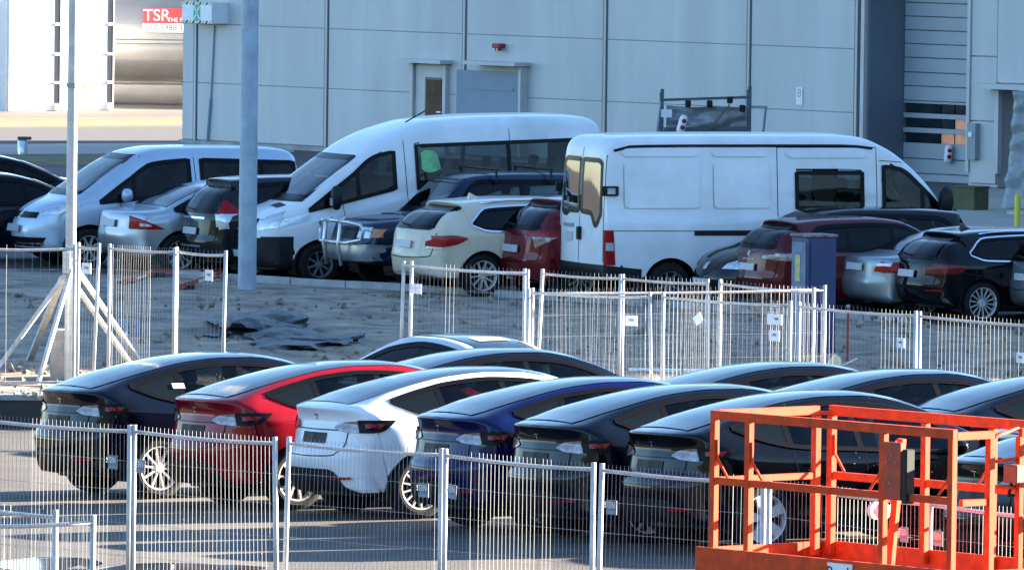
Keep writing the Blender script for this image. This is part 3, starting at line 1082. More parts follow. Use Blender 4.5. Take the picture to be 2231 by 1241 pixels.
def bounds(root):
    bpy.context.view_layer.update()
    xs, ys = [], []
    def rec(o):
        if o.type == 'MESH':
            M = o.matrix_world
            n = len(o.data.vertices)
            co = np.empty(n * 3); o.data.vertices.foreach_get('co', co)
            co = co.reshape(-1, 3)
            T = np.array(CAM_INV @ M)
            q = co @ T[:3, :3].T + T[:3, 3]
            xs.append(PW/2 + FPX * q[:, 0] / -q[:, 2]); ys.append(PH/2 - FPX * q[:, 1] / -q[:, 2])
        for c in bpy.data.objects:
            if c.parent == o:
                rec(c)
    rec(root)
    X, Y_ = np.concatenate(xs), np.concatenate(ys)
    return X.min(), X.max(), Y_.min(), Y_.max()
YT = R(28.5)
PLACED = {
    'black crossover with a white sticker on its side window, leftmost of the front row': (-3.197, 112.677, 1.0),
    'bright red crossover in the front row between a black and a white one': (-1.589, 110.294, 1.0),
    'white crossover with a dark glass roof in the front row beside the red one': (-0.175, 108.455, 1.0),
    'royal blue crossover in the front row right of the white one': (1.189, 105.603, 1.0),
    'midnight blue crossover in the front row between the royal blue and the wet black one': (2.229, 103.727, 1.0),
    'black crossover speckled with glints, standing right behind the orange lift': (3.422, 101.989, 1.0),
    'black crossover at the right edge seen through the end of the orange lift': (6.569, 97.887, 1.0),
    'dark second-row crossover with its roof just before the silver saloon': (0.099, 114.455, 1.0),
    'dark crossover in the second row, its roof just under the leaning white sheet': (3.285, 110.234, 1.0),
    'dark crossover in the second row whose roof is second from the right': (4.599, 108.088, 1.0),
    'dark crossover cut by the right edge, with a glint on its side window': (6.393, 106.989, 1.0),
    'dark crossover at the right edge, only its rear glass showing above the lift': (7.046, 101.63, 1.0),
    'silver saloon with triangular red tail light beside the pale silver people carrier': (-4.45, 160.897, 1.0831),
    'dark grey compact suv with tall tail lights left of the lamp post': (-3.263, 159.889, 0.9825),
    'cream estate car with red tail light between the blue off-roader and the red suv': (0.571, 154.948, 1.0564),
    'red small suv half hidden behind the white panel van': (1.928, 154.191, 1.0253),
    'black hatchback with its bonnet towards the camera, in front of the white panel van': (4.987, 150.98, 1.0274),
    'dark red crossover with smoked tail lights behind the blue cabinet': (5.396, 150.079, 0.9524),
    'grey silver saloon with red and white tail light right of the blue cabinet': (7.129, 149.433, 0.9533),
    'black estate car with chrome window frames and roof rails near the right edge': (8.038, 148.656, 0.9585),
    'grey car cut off by the right edge beyond the black estate': (9.514, 147.868, 0.9426),
    'dark saloon at the left edge in front of the other one': (-9.134, 163.896, 1.0343),
    'black car at the left edge farthest back, only its roof and rear window showing': (-9.801, 173.929, 0.9983),
    'pale silver people carrier with dark side windows, nose to the left': (-5.993, 162.754, 1.0854),
    'white high-roof minibus with black lower bumper, nose to the left behind the lamp post': (-1.594, 159.593, 1.0157),
    'white panel van seen from its rear corner with reflecting back windows': (4.081, 152.967, 1.0208),
    'dark blue off-roader with a steel bull bar and roof bars beside the cream estate': (-0.705, 157.425, 0.9797),
    'silver saloon with a white sticker on its dark rear glass behind the crossovers': (-0.735, 122.091, 1.0),
}
def park(root, yaw, left=None, right=None, top=None, bottom=None, pitch=0.0, anchor=None, stretch=1.0, lot=False):
    """stand a vehicle on the ground"""
    root.rotation_euler = (-LOT_S * math.cos(yaw - YT) if lot else 0, pitch - (LOT_S * math.sin(yaw - YT) if lot else 0), yaw)
    key = root['label']
    if key in PLACED:
        x, y, s = PLACED[key]
        root.location = (x, y, zlot(x, y) if lot else 0)
        root.scale = (s * stretch, s, s)
        return
    if anchor:
        loc, px, py = anchor
        p = gpl(px, py, loc[2]) if lot else gp(px, py, loc[2])
        c, s = math.cos(yaw), math.sin(yaw)
        x, y = p.x - (c * loc[0] - s * loc[1]), p.y - (s * loc[0] + c * loc[1])
        root.location = (x, y, zlot(x, y) if lot else 0)
    else:
        root.location = gp(left if left is not None else right, 620)
        for it in range(6):
            b = bounds(root)
            D = root.location.y
            if bottom is not None:
                D2 = D * (1 - (bottom - b[3]) / (b[3] + 400))
                root.location.x *= D2 / D
                root.location.y = D2
                b = bounds(root)
                k = root.scale[1] * (bottom - top) / (b[3] - b[2])
                root.scale = (k * stretch, k, k)
            else:
                D2 = D * (1 - (top - b[2]) / (b[2] + 400))
                root.location.x *= D2 / D
                root.location.y = D2
            b = bounds(root)
            root.location.z = zlot(root.location.x, root.location.y) if lot else 0
            root.location.x += ((left - b[0]) if left is not None else (right - b[1])) * root.location.y / FPX
    b = bounds(root)
    print('PARK', repr(key), (round(root.location.x, 3), round(root.location.y, 3), round(root.scale[1], 4)), 'bbox', [round(v) for v in b])

# ================================================================== FRONT ROWS: new electric crossovers
def my_trim(x, y, z):
    return z < .30 or (x > 4.45 and z < .36)
CROSS = dict(lamp_step=.011, seal=.022, tints=[M_GLASS, M_TINT, M_CLEAR], seats=(1.75, 2.62), cabin=(1.0, 3.55), seat_mat=M_SEATL, L=4.75, W=1.92, belt=[(0, 1.10), (.6, 1.08), (1.2, 1.04), (3.4, .99), (4.75, .80)], gc=.20, tumble=.52, bow=(.30, .34), plan=(.12, .16), rail=.125,
    sil=[(.34, .27), (.12, .36), (.045, .50), (.0, .66), (.03, .75), (.105, .82), (.14, .95), (.155, 1.005), (.175, 1.06), (.16, 1.13), (.10, 1.215), (.16, 1.238),
         (.36, 1.285), (.75, 1.405), (1.15, 1.505), (1.6, 1.585), (2.0, 1.620), (2.35, 1.622), (2.7, 1.585), (3.05, 1.49), (3.45, 1.31), (3.85, 1.10), (4.2, 1.0), (4.48, .88), (4.65, .72), (4.73, .56), (4.70, .38), (4.6, .22)],
    axles=(.985, 3.875), wr=.355, rim=.255, arch=.405, tyre=.245, wheel_style='ten', trim=my_trim,
    side_glass=[([(.70, 1.275), (.98, 1.165), (1.4, 1.085), (2.1, 1.05), (3.0, 1.01), (3.5, 1.0)],
                 [(.70, 1.285), (1.1, 1.39), (1.5, 1.468), (2.0, 1.508), (2.5, 1.485), (3.0, 1.36), (3.5, 1.03)], [1.32, 2.15])],
    top_glass=[([(.30, -.50), (.8, -.55), (1.5, -.50), (2.4, -.49), (3.0, -.56), (3.75, -.66)], [(.30, .50), (.8, .55), (1.5, .50), (2.4, .49), (3.0, .56), (3.75, .66)], 26, 9)],
    lamps=[('tail_light', M_TAILD, [('B', [(.40, .995), (.55, .96), (.80, .945)], [(.40, 1.01), (.52, 1.06), (.80, 1.085)])]),
           ('side_tail_light', M_BLACKTRIM, [('S', [(.30, .95), (.45, .955), (.66, 1.075)], [(.30, 1.09), (.45, 1.09), (.66, 1.085)])]),
           ('tail_lamp_strip', M_TAIL, [('S', [(.345, 1.005), (.48, 1.008)], [(.345, 1.05), (.53, 1.055)])]),
           ('reflector', M_TAIL, [('B', [(.48, .435), (.75, .445)], [(.48, .46), (.75, .475)])]),
           ('headlight', M_LENS, [('F', [(.5, .70), (.8, .74)], [(.5, .78), (.8, .86)])])],
    pieces=[('badge', M_CHROME, 'B', [(-.045, 1.125), (.045, 1.125)], [(-.045, 1.14), (.045, 1.14)]), ('badge', M_CHROME, 'B', [(-.009, 1.075), (.009, 1.075)], [(-.009, 1.123), (.009, 1.123)]), ('diffuser', M_PLASTIC, 'B', [(-.80, .29), (.80, .29)], [(-.80, .30), (-.64, .36), (-.52, .52), (-.44, .55), (.44, .55), (.52, .52), (.64, .36), (.80, .30)]), ('plate_recess', M_PLASTIC, 'B', [(-.27, .825), (.27, .825)], [(-.27, .94), (.27, .94)])],
    rear_seams=[[(-.84, .985), (-.4, .975), (0, .972), (.4, .975), (.84, .985)], [(-.62, .97), (-.60, .80), (-.5, .70), (0, .685), (.5, .70), (.60, .80), (.62, .97)]],
    seams=[[(1.32, 1.08), (1.36, .85), (1.45, .62), (1.42, .36)], [(2.18, 1.04), (2.2, .7), (2.17, .36)], [(3.38, 1.0), (3.42, .7), (3.35, .4)]],
    side_pieces=[('sill_trim', M_PLASTIC, [(1.42, .26), (3.4, .26)], [(1.42, .345), (3.4, .345)])],
    handles=[(1.65, .93), (2.55, .92)], mirror=(3.25, 1.03, .2, .16, .15, None))

P_BLACK = paint('black', (0.002, 0.0024, 0.0035), 0, .12, .36)
P_NIGHT = paint('midnight', (0.0022, 0.0035, 0.009), 0, .12, .36)
P_BLUE = paint('blue', (0.002, 0.006, 0.052), .2, .18, .4)
P_RED = paint('red', (0.23, 0.003, 0.008), .15, .2, .45)
P_WHITE = paint('white', (0.80, 0.81, 0.82), 0.0, .35)
GC = 'new crossovers standing in rows behind the site fence'
ct, _ = make_car(CROSS, 'crossover_car', 'black crossover with a white sticker on its side window, leftmost of the front row', 'car', P_NIGHT, GC)
ANCH = (.19 - 4.75 / 2, .60, 1.225)
def put_cross(o, px, py, label, pm, wheel=None, dyaw=0):
    o['label'] = label
    recolour(o, pm, ('body', 'door_handle', 'wing_mirror'))
    park(o, YT + R(dyaw), anchor=(ANCH, px, py), lot=True)
    return o
proto = copy_tree(ct)
cars_front = []
for k, (px, py, label, pm) in enumerate([
        (88, 845, 'black crossover with a white sticker on its side window, leftmost of the front row', P_NIGHT),
        (378, 864, 'bright red crossover in the front row between a black and a white one', P_RED),
        (643, 879, 'white crossover with a dark glass roof in the front row beside the red one', P_WHITE),
        (905, 903, 'royal blue crossover in the front row right of the white one', P_BLUE),
        (1117, 920, 'midnight blue crossover in the front row between the royal blue and the wet black one', P_NIGHT),
        (1366, 936, 'black crossover speckled with glints, standing right behind the orange lift', P_BLACK),
        (2063, 997, 'black crossover at the right edge seen through the end of the orange lift', P_BLACK)]):
    o = ct if k == 0 else (proto if k == 1 else copy_tree(ct))
    cars_front.append(put_cross(o, px, py, label, pm, dyaw=(0, .6, 0, -.5, .4, 0, 0)[k]))
ROOFA = (2.15 - 4.75 / 2, .15, 1.622)
for (px, py, label) in [(1082, 757, 'dark second-row crossover with its roof just before the silver saloon'),
                        (1695, 787, 'dark crossover in the second row, its roof just under the leaning white sheet'),
                        (1965, 803, 'dark crossover in the second row whose roof is second from the right'),
                        (2330, 812, 'dark crossover cut by the right edge, with a glint on its side window'),
                        (2530, 862, 'dark crossover at the right edge, only its rear glass showing above the lift')]:
    o = copy_tree(ct)
    o['label'] = label
    recolour(o, P_NIGHT, ('body', 'door_handle', 'wing_mirror'))
    park(o, YT, anchor=(ROOFA, px, py), lot=True)
# wheel variety: aero wheels on the wet black one
tm_, rm_ = wheel_meshes(.355, .255, .245, 'aero')
tn_, rn_ = wheel_meshes(.355, .255, .245, 'multi')
def swap_rims(root, rm):
    for w in bpy.data.objects:
        if w.parent == root and w.name.startswith('wheel') and not w.name.startswith('wheel_arch'):
            for r in bpy.data.objects:
                if r.parent == w:
                    r.data = rm
swap_rims(cars_front[5], rm_)
swap_rims(cars_front[2], rn_)

# water drops on the wet black car
wet = cars_front[5]
Sx = CROSS
vb = loft_body(Sx)[3]
Pw = Patch(Sx, vb)
dr_ = MB()
for k in range(60):
    x, z = random.uniform(.35, 3.3), random.uniform(.55, 1.05)
    if random.random() < .25:
        z = random.uniform(1.45, 1.56); x = random.uniform(1.2, 2.9)
    if math.hypot(x - .985, z - .355) < .45:
        continue
    c = Pw.hit('R', x, z, .004)
    r = random.choice((.003, .004, .005, .007))
    vs = [(c.x + r * math.cos(a) * math.cos(b), c.y + r * math.sin(b) * 1.0, c.z + r * math.sin(a) * math.cos(b)) for b in (-1.57, -.8, 0, .8) for a in np.linspace(0, 2 * math.pi, 8, endpoint=False)]
    dr_.add(vs, [(i * 8 + j, i * 8 + (j + 1) % 8, (i + 1) * 8 + (j + 1) % 8, (i + 1) * 8 + j) for i in range(3) for j in range(8)])
o = dr_.build('water_drops', mat('water_drop', (.9, .9, .9), .02, 1.0), wet, smooth=True)
tag(o, kind='stuff')
# white window sticker of the leftmost car, shipping label on the second-row one
for (car_, x, z, w_, h_) in ((cars_front[0], 1.22, 1.245, .15, .055),):
    q = Pw.__class__(Sx, vb)
    q.quad('R', [(x, z), (x + w_, z)], [(x, z + h_), (x + w_, z + h_)], 5, 4, .022)
    q.build('window_sticker', M_WHITE, car_)

# ================================================================== FAR ROW: cars and vans on the parking ground
def gen(kind, L, W, H, belt, tx=.55, axles=None, wr=.32, rim=.215, **kw):
    if kind == 'sedan':
        tail = [(.30, .28), (.08, .38), (.02, .5), (0, .6), (.03, .72), (.05, belt - .08), (.10, belt + .01), (.35, belt + .05), (.62, belt + .08), (1.0, belt + .25), (1.4, H - .10), (1.8, H - .02)]
        x0 = .78
        sg = ([(x0, belt + .05), (1.2, belt + .01), (.45 * L, belt), (.74 * L, belt - .01)],
              [(x0, belt + .06), (1.15, belt + .22), (1.6, H - .13), (.5 * L, H - .105), (.60 * L, H - .15), (.67 * L, H - .27), (.74 * L, belt + .03)])
        rg = [([(-.60, belt + .11), (.60, belt + .11)], [(-.50, H - .10), (.50, H - .10)])]
        tg = [([(.72, -.60), (1.38, -.50)], [(.72, .60), (1.38, .50)], 16, 14)]
    else:
        tail = [(.30, .28), (.10, .36), (.03, .48), (0, .6), (.03, .72), (.07, belt - .05), (.09 + (tx - .09) * .45, (belt + H) / 2 + .02), (tx - .03, H - .125), (tx - .10, H - .075), (tx + .12, H - .04), (tx + .7, H - .008)]
        x0 = tx + .02
        sg = ([(x0, belt + .10), (x0 + .25, belt + .02), (.45 * L, belt), (.735 * L, belt - .01)],
              [(x0, belt + .13), (x0 + .30, H - .155), (.45 * L, H - .115), (.58 * L, H - .14), (.66 * L, H - .27), (.735 * L, belt + .03)])
        rg = [([(-.62, belt + .05), (.62, belt + .05)], [(-.52, H - .15), (.52, H - .15)])]
        tg = []
    front = [(.46 * L, H), (.57 * L, H - .035), (.655 * L, H - .17), (.735 * L, belt + .10), (.78 * L, belt + .02), (.9 * L, belt - .10), (.965 * L, belt - .24), (.99 * L, .62), (L, .5), (L - .04, .36), (L - .15, .22)]
    S = dict(L=L, W=W, belt=belt, sil=tail + front, axles=axles or (.19 * L, .81 * L), wr=wr, rim=rim, arch=wr + .045, tyre=.21, gc=.19, tumble=.48, wheel_style='ten', step=.045,
             side_glass=[(*sg, [.34 * L, .53 * L])], front_glass=[([(-.62, belt + .10), (.62, belt + .10)], [(-.50, H - .12), (.50, H - .12)])],
             trim=lambda x, y, z: z < .30, seams=[[(.345 * L, belt), (.35 * L, .6), (.345 * L, .34)], [(.54 * L, belt), (.545 * L, .6), (.54 * L, .34)]],
             handles=[(.40 * L, belt - .10), (.60 * L, belt - .11)], mirror=(.70 * L, belt + .03, .16, .15, .13, None),
             plates=[('B', 0, .78, .50, .11, M_PLATE), ('F', 0, .45, .50, .11, M_PLATE)])
    if kind == 'sedan':
        S['top_glass'] = tg
    else:
        S['rear_glass'] = rg
        S['wiper'] = ((0.0, belt + .07), (.38, belt + .10))
        S['rear_seams'] = [[(-.72, belt - .02), (-.66, .62), (0, .58), (.66, .62), (.72, belt - .02)]]
    S['tints'] = [M_TINT, M_TINT, M_MID]
    S['rear_mat'] = M_TINT
    S.update(kw)
    return S
GF = 'cars and vans in the far parking row'
YB = R(26)
P_SILVER = paint('silver', (0.42, 0.45, 0.48), .75, .33)
P_PALEBLUE = paint('pale_silver_blue', (0.44, 0.53, 0.62), .35, .33)
P_CREAM = paint('cream', (0.66, 0.57, 0.42), 0.0, .35)
P_DKRED = paint('dark_red', (0.085, 0.005, 0.009), .2, .25)
P_BURG = paint('burgundy', (0.14, 0.008, 0.013), .2, .25)
P_DKGREY = paint('dark_grey', (0.009, 0.011, 0.014), .1, .22)
P_NAVY = paint('navy', (0.008, 0.018, 0.048), .2, .3)
P_VANW = mat('paint_van_white', (0.74, 0.76, 0.77), .4, 0, .6, .16, .9, spec=.15, c2=(.60, .61, .60))
P_GREYGREEN = paint('grey_silver', (0.27, 0.30, 0.31), .7, .33)

# --- silver saloon (rear) -------------------------------------------------
S = gen('sedan', 4.53, 1.74, 1.43, .93, lamps=[('tail_light', M_TAIL, [('S', [(.13, .70), (.58, .70)], [(.15, .90), (.58, .715)])]),
        ('tail_light_insert', M_LENS, [('S', [(.24, .745), (.40, .74)], [(.24, .795), (.38, .765)])]), ('headlight', M_LENS, [('F', [(.5, .6), (.78, .62)], [(.5, .7), (.78, .74)])])])
c, _ = make_car(S, 'saloon_car', 'silver saloon with triangular red tail light beside the pale silver people carrier', 'car', P_SILVER, GF)
park(c, YB, left=213, top=388, bottom=600)
# --- dark compact suv (rear, tall lamps, white plate) ----------------------
S = gen('suv', 4.57, 1.82, 1.70, 1.06, tx=.62, wr=.345, rim=.23, lamps=[('tail_light', M_TAIL, [('S', [(.22, 1.09), (.60, 1.09)], [(.36, 1.30), (.40, 1.29)])]),
        ('lower_tail_light', M_LENS, [('B', [(.74, .82), (.84, .84)], [(.72, 1.08), (.84, 1.08)]), ('S', [(.20, .86), (.34, .90)], [(.20, 1.07), (.44, 1.07)])])],
        pieces=[('chrome_bar', M_CHROME, 'B', [(-.42, .985), (.42, .985)], [(-.42, 1.015), (.42, 1.015)]), ('bumper_step', M_RIMD, 'B', [(-.4, .52), (.4, .52)], [(-.4, .55), (.4, .55)])])
c, _ = make_car(S, 'compact_suv', 'dark grey compact suv with tall tail lights left of the lamp post', 'car', P_DKGREY, GF)
park(c, YB, left=391, top=379, bottom=608)
# --- cream estate -----------------------------------------------------------
S = gen('wagon', 4.88, 1.86, 1.47, .98, tx=.75, wr=.33, rim=.23, lamps=[('tail_light', M_TAIL, [('B', [(.56, .77), (.84, .74)], [(.56, .83), (.84, .92)]), ('S', [(.18, .74), (.50, .80), (.66, .88)], [(.18, .92), (.45, .93), (.66, .895)])]),
        ('reversing_light', M_LENS, [('B', [(.58, .735), (.84, .72)], [(.58, .765), (.84, .752)])])], rails=(1.0, 3.1, .60, .03, M_CHROME), surround_mat=M_CHROME, fin=1.2,
        pieces=[('bumper_trim', M_CHROME, 'B', [(-.7, .30), (.7, .30)], [(-.7, .325), (.7, .325)])])
c, _ = make_car(S, 'estate_car', 'cream estate car with red tail light between the blue off-roader and the red suv', 'car', P_CREAM, GF)
park(c, YB, left=852, top=419, bottom=648)
# --- red small suv behind the panel van ------------------------------------
S = gen('suv', 4.33, 1.79, 1.60, 1.05, tx=.70, wr=.33, rim=.23, lamps=[('tail_light', M_TAIL, [('B', [(.40, .99), (.86, .98)], [(.40, 1.04), (.86, 1.06)])]), ('reversing_light', M_TAILD, [('B', [(.62, .80), (.80, .90)], [(.55, .97), (.84, .97)])])])
c, _ = make_car(S, 'small_suv', 'red small suv half hidden behind the white panel van', 'car', P_BURG, GF)
park(c, YB, left=1085, top=421, bottom=655)
# --- black hatchback facing left --------------------------------------------
S = gen('suv', 4.45, 1.80, 1.56, 1.0, tx=.45, lamps=[('headlight', M_LENS, [('F', [(.45, .66), (.82, .66)], [(.50, .74), (.82, .86)]), ('S', [(3.9, .70), (4.15, .68)], [(3.9, .86), (4.15, .78)])])],
        pieces=[('badge', M_CHROME, 'F', [(-.06, .64), (.06, .64)], [(-.06, .74), (.06, .74)])])
c, _ = make_car(S, 'hatchback_car', 'black hatchback with its bonnet towards the camera, in front of the white panel van', 'car', P_BLACK, GF)
park(c, math.pi + R(24), left=1508, top=449, bottom=683)
# --- dark red crossover -------------------------------------------------------
S = gen('suv', 4.30, 1.80, 1.58, 1.06, tx=.68, wr=.34, rim=.235, lamps=[('tail_light', M_TAILD, [('B', [(.42, .93), (.84, .90)], [(.42, .97), (.84, 1.02)]), ('S', [(.2, .90), (.48, .96)], [(.2, 1.02), (.52, 1.0)])])],
        pieces=[('badge', M_RIMD, 'B', [(-.05, .96), (.05, .96)], [(-.05, 1.04), (.05, 1.04)]), ('chrome_lettering', M_RIMD, 'B', [(-.22, .895), (.22, .895)], [(-.22, .915), (.22, .915)])])
c, _ = make_car(S, 'small_suv', 'dark red crossover with smoked tail lights behind the blue cabinet', 'car', P_DKRED, GF)
park(c, YB, left=1600, top=469, bottom=690)
# --- grey silver saloon --------------------------------------------------------
S = gen('sedan', 4.57, 1.77, 1.46, .98, lamps=[('tail_light', M_TAIL, [('B', [(.52, .78), (.84, .76)], [(.56, .90), (.84, .94)]), ('S', [(.18, .76), (.34, .77)], [(.18, .94), (.40, .90)])]),
        ('reversing_light', M_LENS, [('B', [(.54, .86), (.78, .87)], [(.57, .90), (.78, .925)])])], plates=[('B', 0, .84, .50, .11, M_PLATE)])
c, _ = make_car(S, 'saloon_car', 'grey silver saloon with red and white tail light right of the blue cabinet', 'car', P_GREYGREEN, GF)
park(c, YB, left=1834, top=492, bottom=698)
# --- black estate on the right ----------------------------------------------
S = gen('wagon', 4.90, 1.86, 1.49, .99, tx=.72, wr=.34, rim=.25, wheel_style='multi', lamps=[('tail_light', mat('tail_dark_red', (.16, .004, .008), .2, 0, .25, .4, 12, spec=.2), [('B', [(.46, .80), (.84, .79)], [(.46, .87), (.84, .94)]), ('S', [(.18, .79), (.48, .80), (.62, .87)], [(.18, .95), (.45, .94), (.62, .91)])]),
        ('reflector', M_TAIL, [('B', [(.55, .52), (.80, .52)], [(.55, .545), (.80, .545)])])], rails=(1.0, 3.1, .60, .03, M_CHROME), surround_mat=M_CHROME, fin=1.1)
c, _ = make_car(S, 'estate_car', 'black estate car with chrome window frames and roof rails near the right edge', 'car', P_BLACK, GF, M_RIM)
park(c, YB, left=1943, top=487, bottom=706)
# --- silver car cut by the right edge ------------------------------------------
S = gen('suv', 4.4, 1.8, 1.52, 1.0, tx=.5, lamps=[('tail_light', M_TAIL, [('B', [(.55, .85), (.82, .84)], [(.55, .97), (.82, .99)])])])
c, _ = make_car(S, 'hatchback_car', 'grey car cut off by the right edge beyond the black estate', 'car', P_GREYGREEN, GF)
park(c, YB, left=2198, top=500, bottom=714)
# --- two dark cars on the left edge -----------------------------------------
S = gen('sedan', 4.7, 1.8, 1.45, .95)
c, NP_ = make_car(S, 'saloon_car', 'dark saloon at the left edge in front of the other one', 'car', P_NIGHT, GF)
park(c, math.pi + R(16), right=245, top=372, bottom=572)
c2 = copy_tree(c)
c2['label'] = 'black car at the left edge farthest back, only its roof and rear window showing'
recolour(c2, P_BLACK, ('body', 'door_handle', 'wing_mirror'))
park(c2, math.pi + R(14), right=205, top=333, bottom=515)

# --- pale people carrier (van with glass), nose to the left -----------------------
S = dict(L=4.40, W=1.70, belt=[(0, 1.12), (3.0, 1.08), (3.6, 1.02), (4.4, .82)], gc=.2, tumble=.24, bow=(.10, .42), plan=(.03, .20), rail=.11, step=.045,
    sil=[(.15, .3), (.04, .4), (0, .55), (0, .75), (.02, 1.1), (.07, 1.5), (.13, 1.72), (.26, 1.81), (.7, 1.85), (1.5, 1.86), (2.2, 1.85), (2.6, 1.79), (2.95, 1.62), (3.3, 1.38), (3.6, 1.16), (3.72, 1.09), (4.0, 1.0), (4.22, .88), (4.34, .72), (4.39, .55), (4.36, .38), (4.28, .24)],
    axles=(.75, 3.48), wr=.315, rim=.20, arch=.365, wheel_style='plain', trim=lambda x, y, z: z < .30,
    side_glass=[([(.18, 1.16), (1.7, 1.15)], [(.22, 1.62), (1.7, 1.66)], [.75]), ([(1.88, 1.14), (2.7, 1.06), (3.32, 1.0)], [(1.88, 1.66), (2.45, 1.60), (2.85, 1.36), (3.32, 1.03)], [2.78])],
    front_glass=[([(-.64, 1.14), (.64, 1.14)], [(-.56, 1.70), (.56, 1.70)])], rear_glass=[([(-.6, 1.15), (.6, 1.15)], [(-.56, 1.62), (.56, 1.62)])],
    lamps=[('headlight', M_LENS, [('F', [(.50, .80), (.74, .84)], [(.50, .90), (.72, 1.0)]), ('S', [(3.72, .86), (4.05, .82)], [(3.60, 1.0), (4.05, .93)])]), ('tail_light', M_TAIL, [('B', [(.70, .85), (.80, .85)], [(.70, 1.2), (.80, 1.2)])])],
    pieces=[('grille', M_BLACKTRIM, 'F', [(-.46, .76), (.46, .76)], [(-.46, .85), (.46, .85)]), ('badge', M_CHROME, 'F', [(-.07, .75), (.07, .75)], [(-.07, .88), (.07, .88)]),
            ('lower_grille', M_BLACKTRIM, 'F', [(-.55, .33), (.55, .33)], [(-.60, .47), (.60, .47)]), ('lower_lip', M_CHROME, 'F', [(-.58, .36), (.58, .36)], [(-.58, .385), (.58, .385)])],
    plates=[('F', -.05, .60, .50, .11, mat('plate_grey', (.30, .34, .38), .5))], seams=[[(1.80, 1.7), (1.79, 1.0), (1.80, .35)], [(3.0, 1.02), (3.05, .7), (2.95, .35)]], handles=[(2.0, .98)],
    mirror=(2.95, 1.08, .16, .18, .22, None), tints=[M_TINT, M_TINT], seats=(1.1, 2.15), cabin=(.3, 3.3))
c, _ = make_car(S, 'people_carrier', 'pale silver people carrier with dark side windows, nose to the left', 'van', P_PALEBLUE, GF)
park(c, math.pi + R(22), left=14, top=315, bottom=585, stretch=1.03)

# --- white high-roof minibus, nose to the left ------------------------------------
S = dict(L=5.95, W=2.05, belt=[(0, 1.45), (3.6, 1.42), (5.0, 1.16), (5.95, .95)], gc=.24, tumble=.10, bow=(.06, .34), plan=(.02, .15), planlen=(.5, .9), rail=.14, step=.05,
    sil=[(.12, .42), (.03, .5), (0, .62), (0, .9), (.02, 1.5), (.05, 2.05), (.11, 2.38), (.26, 2.54), (.8, 2.60), (2.0, 2.62), (2.9, 2.58), (3.5, 2.44), (3.95, 2.25), (4.25, 2.06), (4.8, 1.68), (5.22, 1.38), (5.32, 1.33), (5.6, 1.24), (5.80, 1.12), (5.90, .95), (5.94, .72), (5.93, .52), (5.86, .38), (5.76, .28)],
    axles=(1.1, 4.95), wr=.345, rim=.215, arch=.40, tyre=.235, wheel_style='plain', trim=lambda x, y, z: z < .42,
    side_glass=[([(3.66, 1.50), (4.3, 1.36), (5.10, 1.19)], [(3.66, 2.10), (3.95, 2.04), (4.4, 1.72), (5.10, 1.22)], [4.28]), ([(.25, 1.50), (3.30, 1.48)], [(.28, 2.20), (3.30, 2.18)], [1.75])],
    front_glass=[([(-.80, 1.40), (.80, 1.40)], [(-.72, 2.02), (.72, 2.02)])], rear_glass=[([(-.8, 1.45), (-.08, 1.45)], [(-.74, 2.1), (-.08, 2.1)]), ([(.08, 1.45), (.8, 1.45)], [(.08, 2.1), (.74, 2.1)])],
    lamps=[('headlight', M_LENS, [('F', [(.52, .88), (.86, .94)], [(.56, 1.06), (.84, 1.20)]), ('S', [(5.12, 1.05), (5.60, .93)], [(5.08, 1.15), (5.60, 1.10)])])],
    pieces=[('front_bumper', M_PLASTIC, 'F', [(-.92, .32), (.92, .32)], [(-.94, .78), (.94, .78)]), ('grille', M_BLACKTRIM, 'F', [(-.52, .62), (.52, .62)], [(-.56, 1.08), (.56, 1.08)]), ('windscreen_base', M_PLASTIC, 'F', [(-.84, 1.34), (.84, 1.34)], [(-.82, 1.40), (.82, 1.40)])] +
           [('grille_slat', M_CHROME, 'F', [(-.50, z), (.50, z)], [(-.50, z + .022), (.50, z + .022)]) for z in (.70, .80, .90, 1.0)],
    plates=[('F', 0, .52, .50, .11, M_PLATE)], seams=[[(3.50, 2.45), (3.48, 1.4), (3.50, .65)], [(4.55, 1.3), (4.52, .9), (4.45, .7)], [(1.72, 2.4), (1.72, 1.4)]],
    mirror=(4.72, 1.32, .16, .22, .40, M_PLASTIC), glass=M_MID, surround_mat=M_BLACKTRIM, seats=(.9, 1.7, 2.5, 3.6), cabin=(.3, 5.0),
    side_pieces=[('lower_cladding', M_PLASTIC, [(.08, .36), (.66, .36)], [(.08, .70), (.66, .70)]), ('lower_cladding', M_PLASTIC, [(1.54, .36), (4.50, .36)], [(1.54, .72), (4.50, .76)]), ('lower_cladding', M_PLASTIC, [(5.36, .36), (5.78, .36)], [(5.36, .80), (5.78, .80)])])
van, VP = make_car(S, 'minibus', 'white high-roof minibus with black lower bumper, nose to the left behind the lamp post', 'van', P_VANW, GF, M_RIMD)
p = VP()
for s in (-1, 1):
    p.quad('T', [(5.36, s * .35), (5.36, s * .66)], [(5.50, s * .35), (5.50, s * .62)], 6, 4, .012)
p.build('bonnet_vent', M_PLASTIC, van)
MB().tube([(3.3 - 2.975, .5, 2.54), (2.95 - 2.975, .5, 2.72)], .012, 5).build('aerial', M_PLASTIC, van)
vv = VP()
vv.quad('L', [(2.90, 1.80), (3.0, 1.76), (3.12, 1.74), (3.22, 1.80)], [(2.94, 2.02), (3.02, 2.09), (3.14, 2.10), (3.22, 2.06)], 10, 6, .012)
vv.build('safety_vest', mat('hi_vis_green', (.09, .42, .13), .35, 0, .4, var=.5, scale=6), van)
for s in (1, -1):
    for x in (4.72,):
        h = VP().hit('L' if s > 0 else 'R', x, 1.32, .02)
        MB().box((h.x + .085, h.y + s * .16, h.z + .02), (.012, .10, .12)).build('mirror_glass', M_LENS, van)
park(van, math.pi + R(24), left=497, top=239, bottom=622, pitch=R(1.6), stretch=1.045)

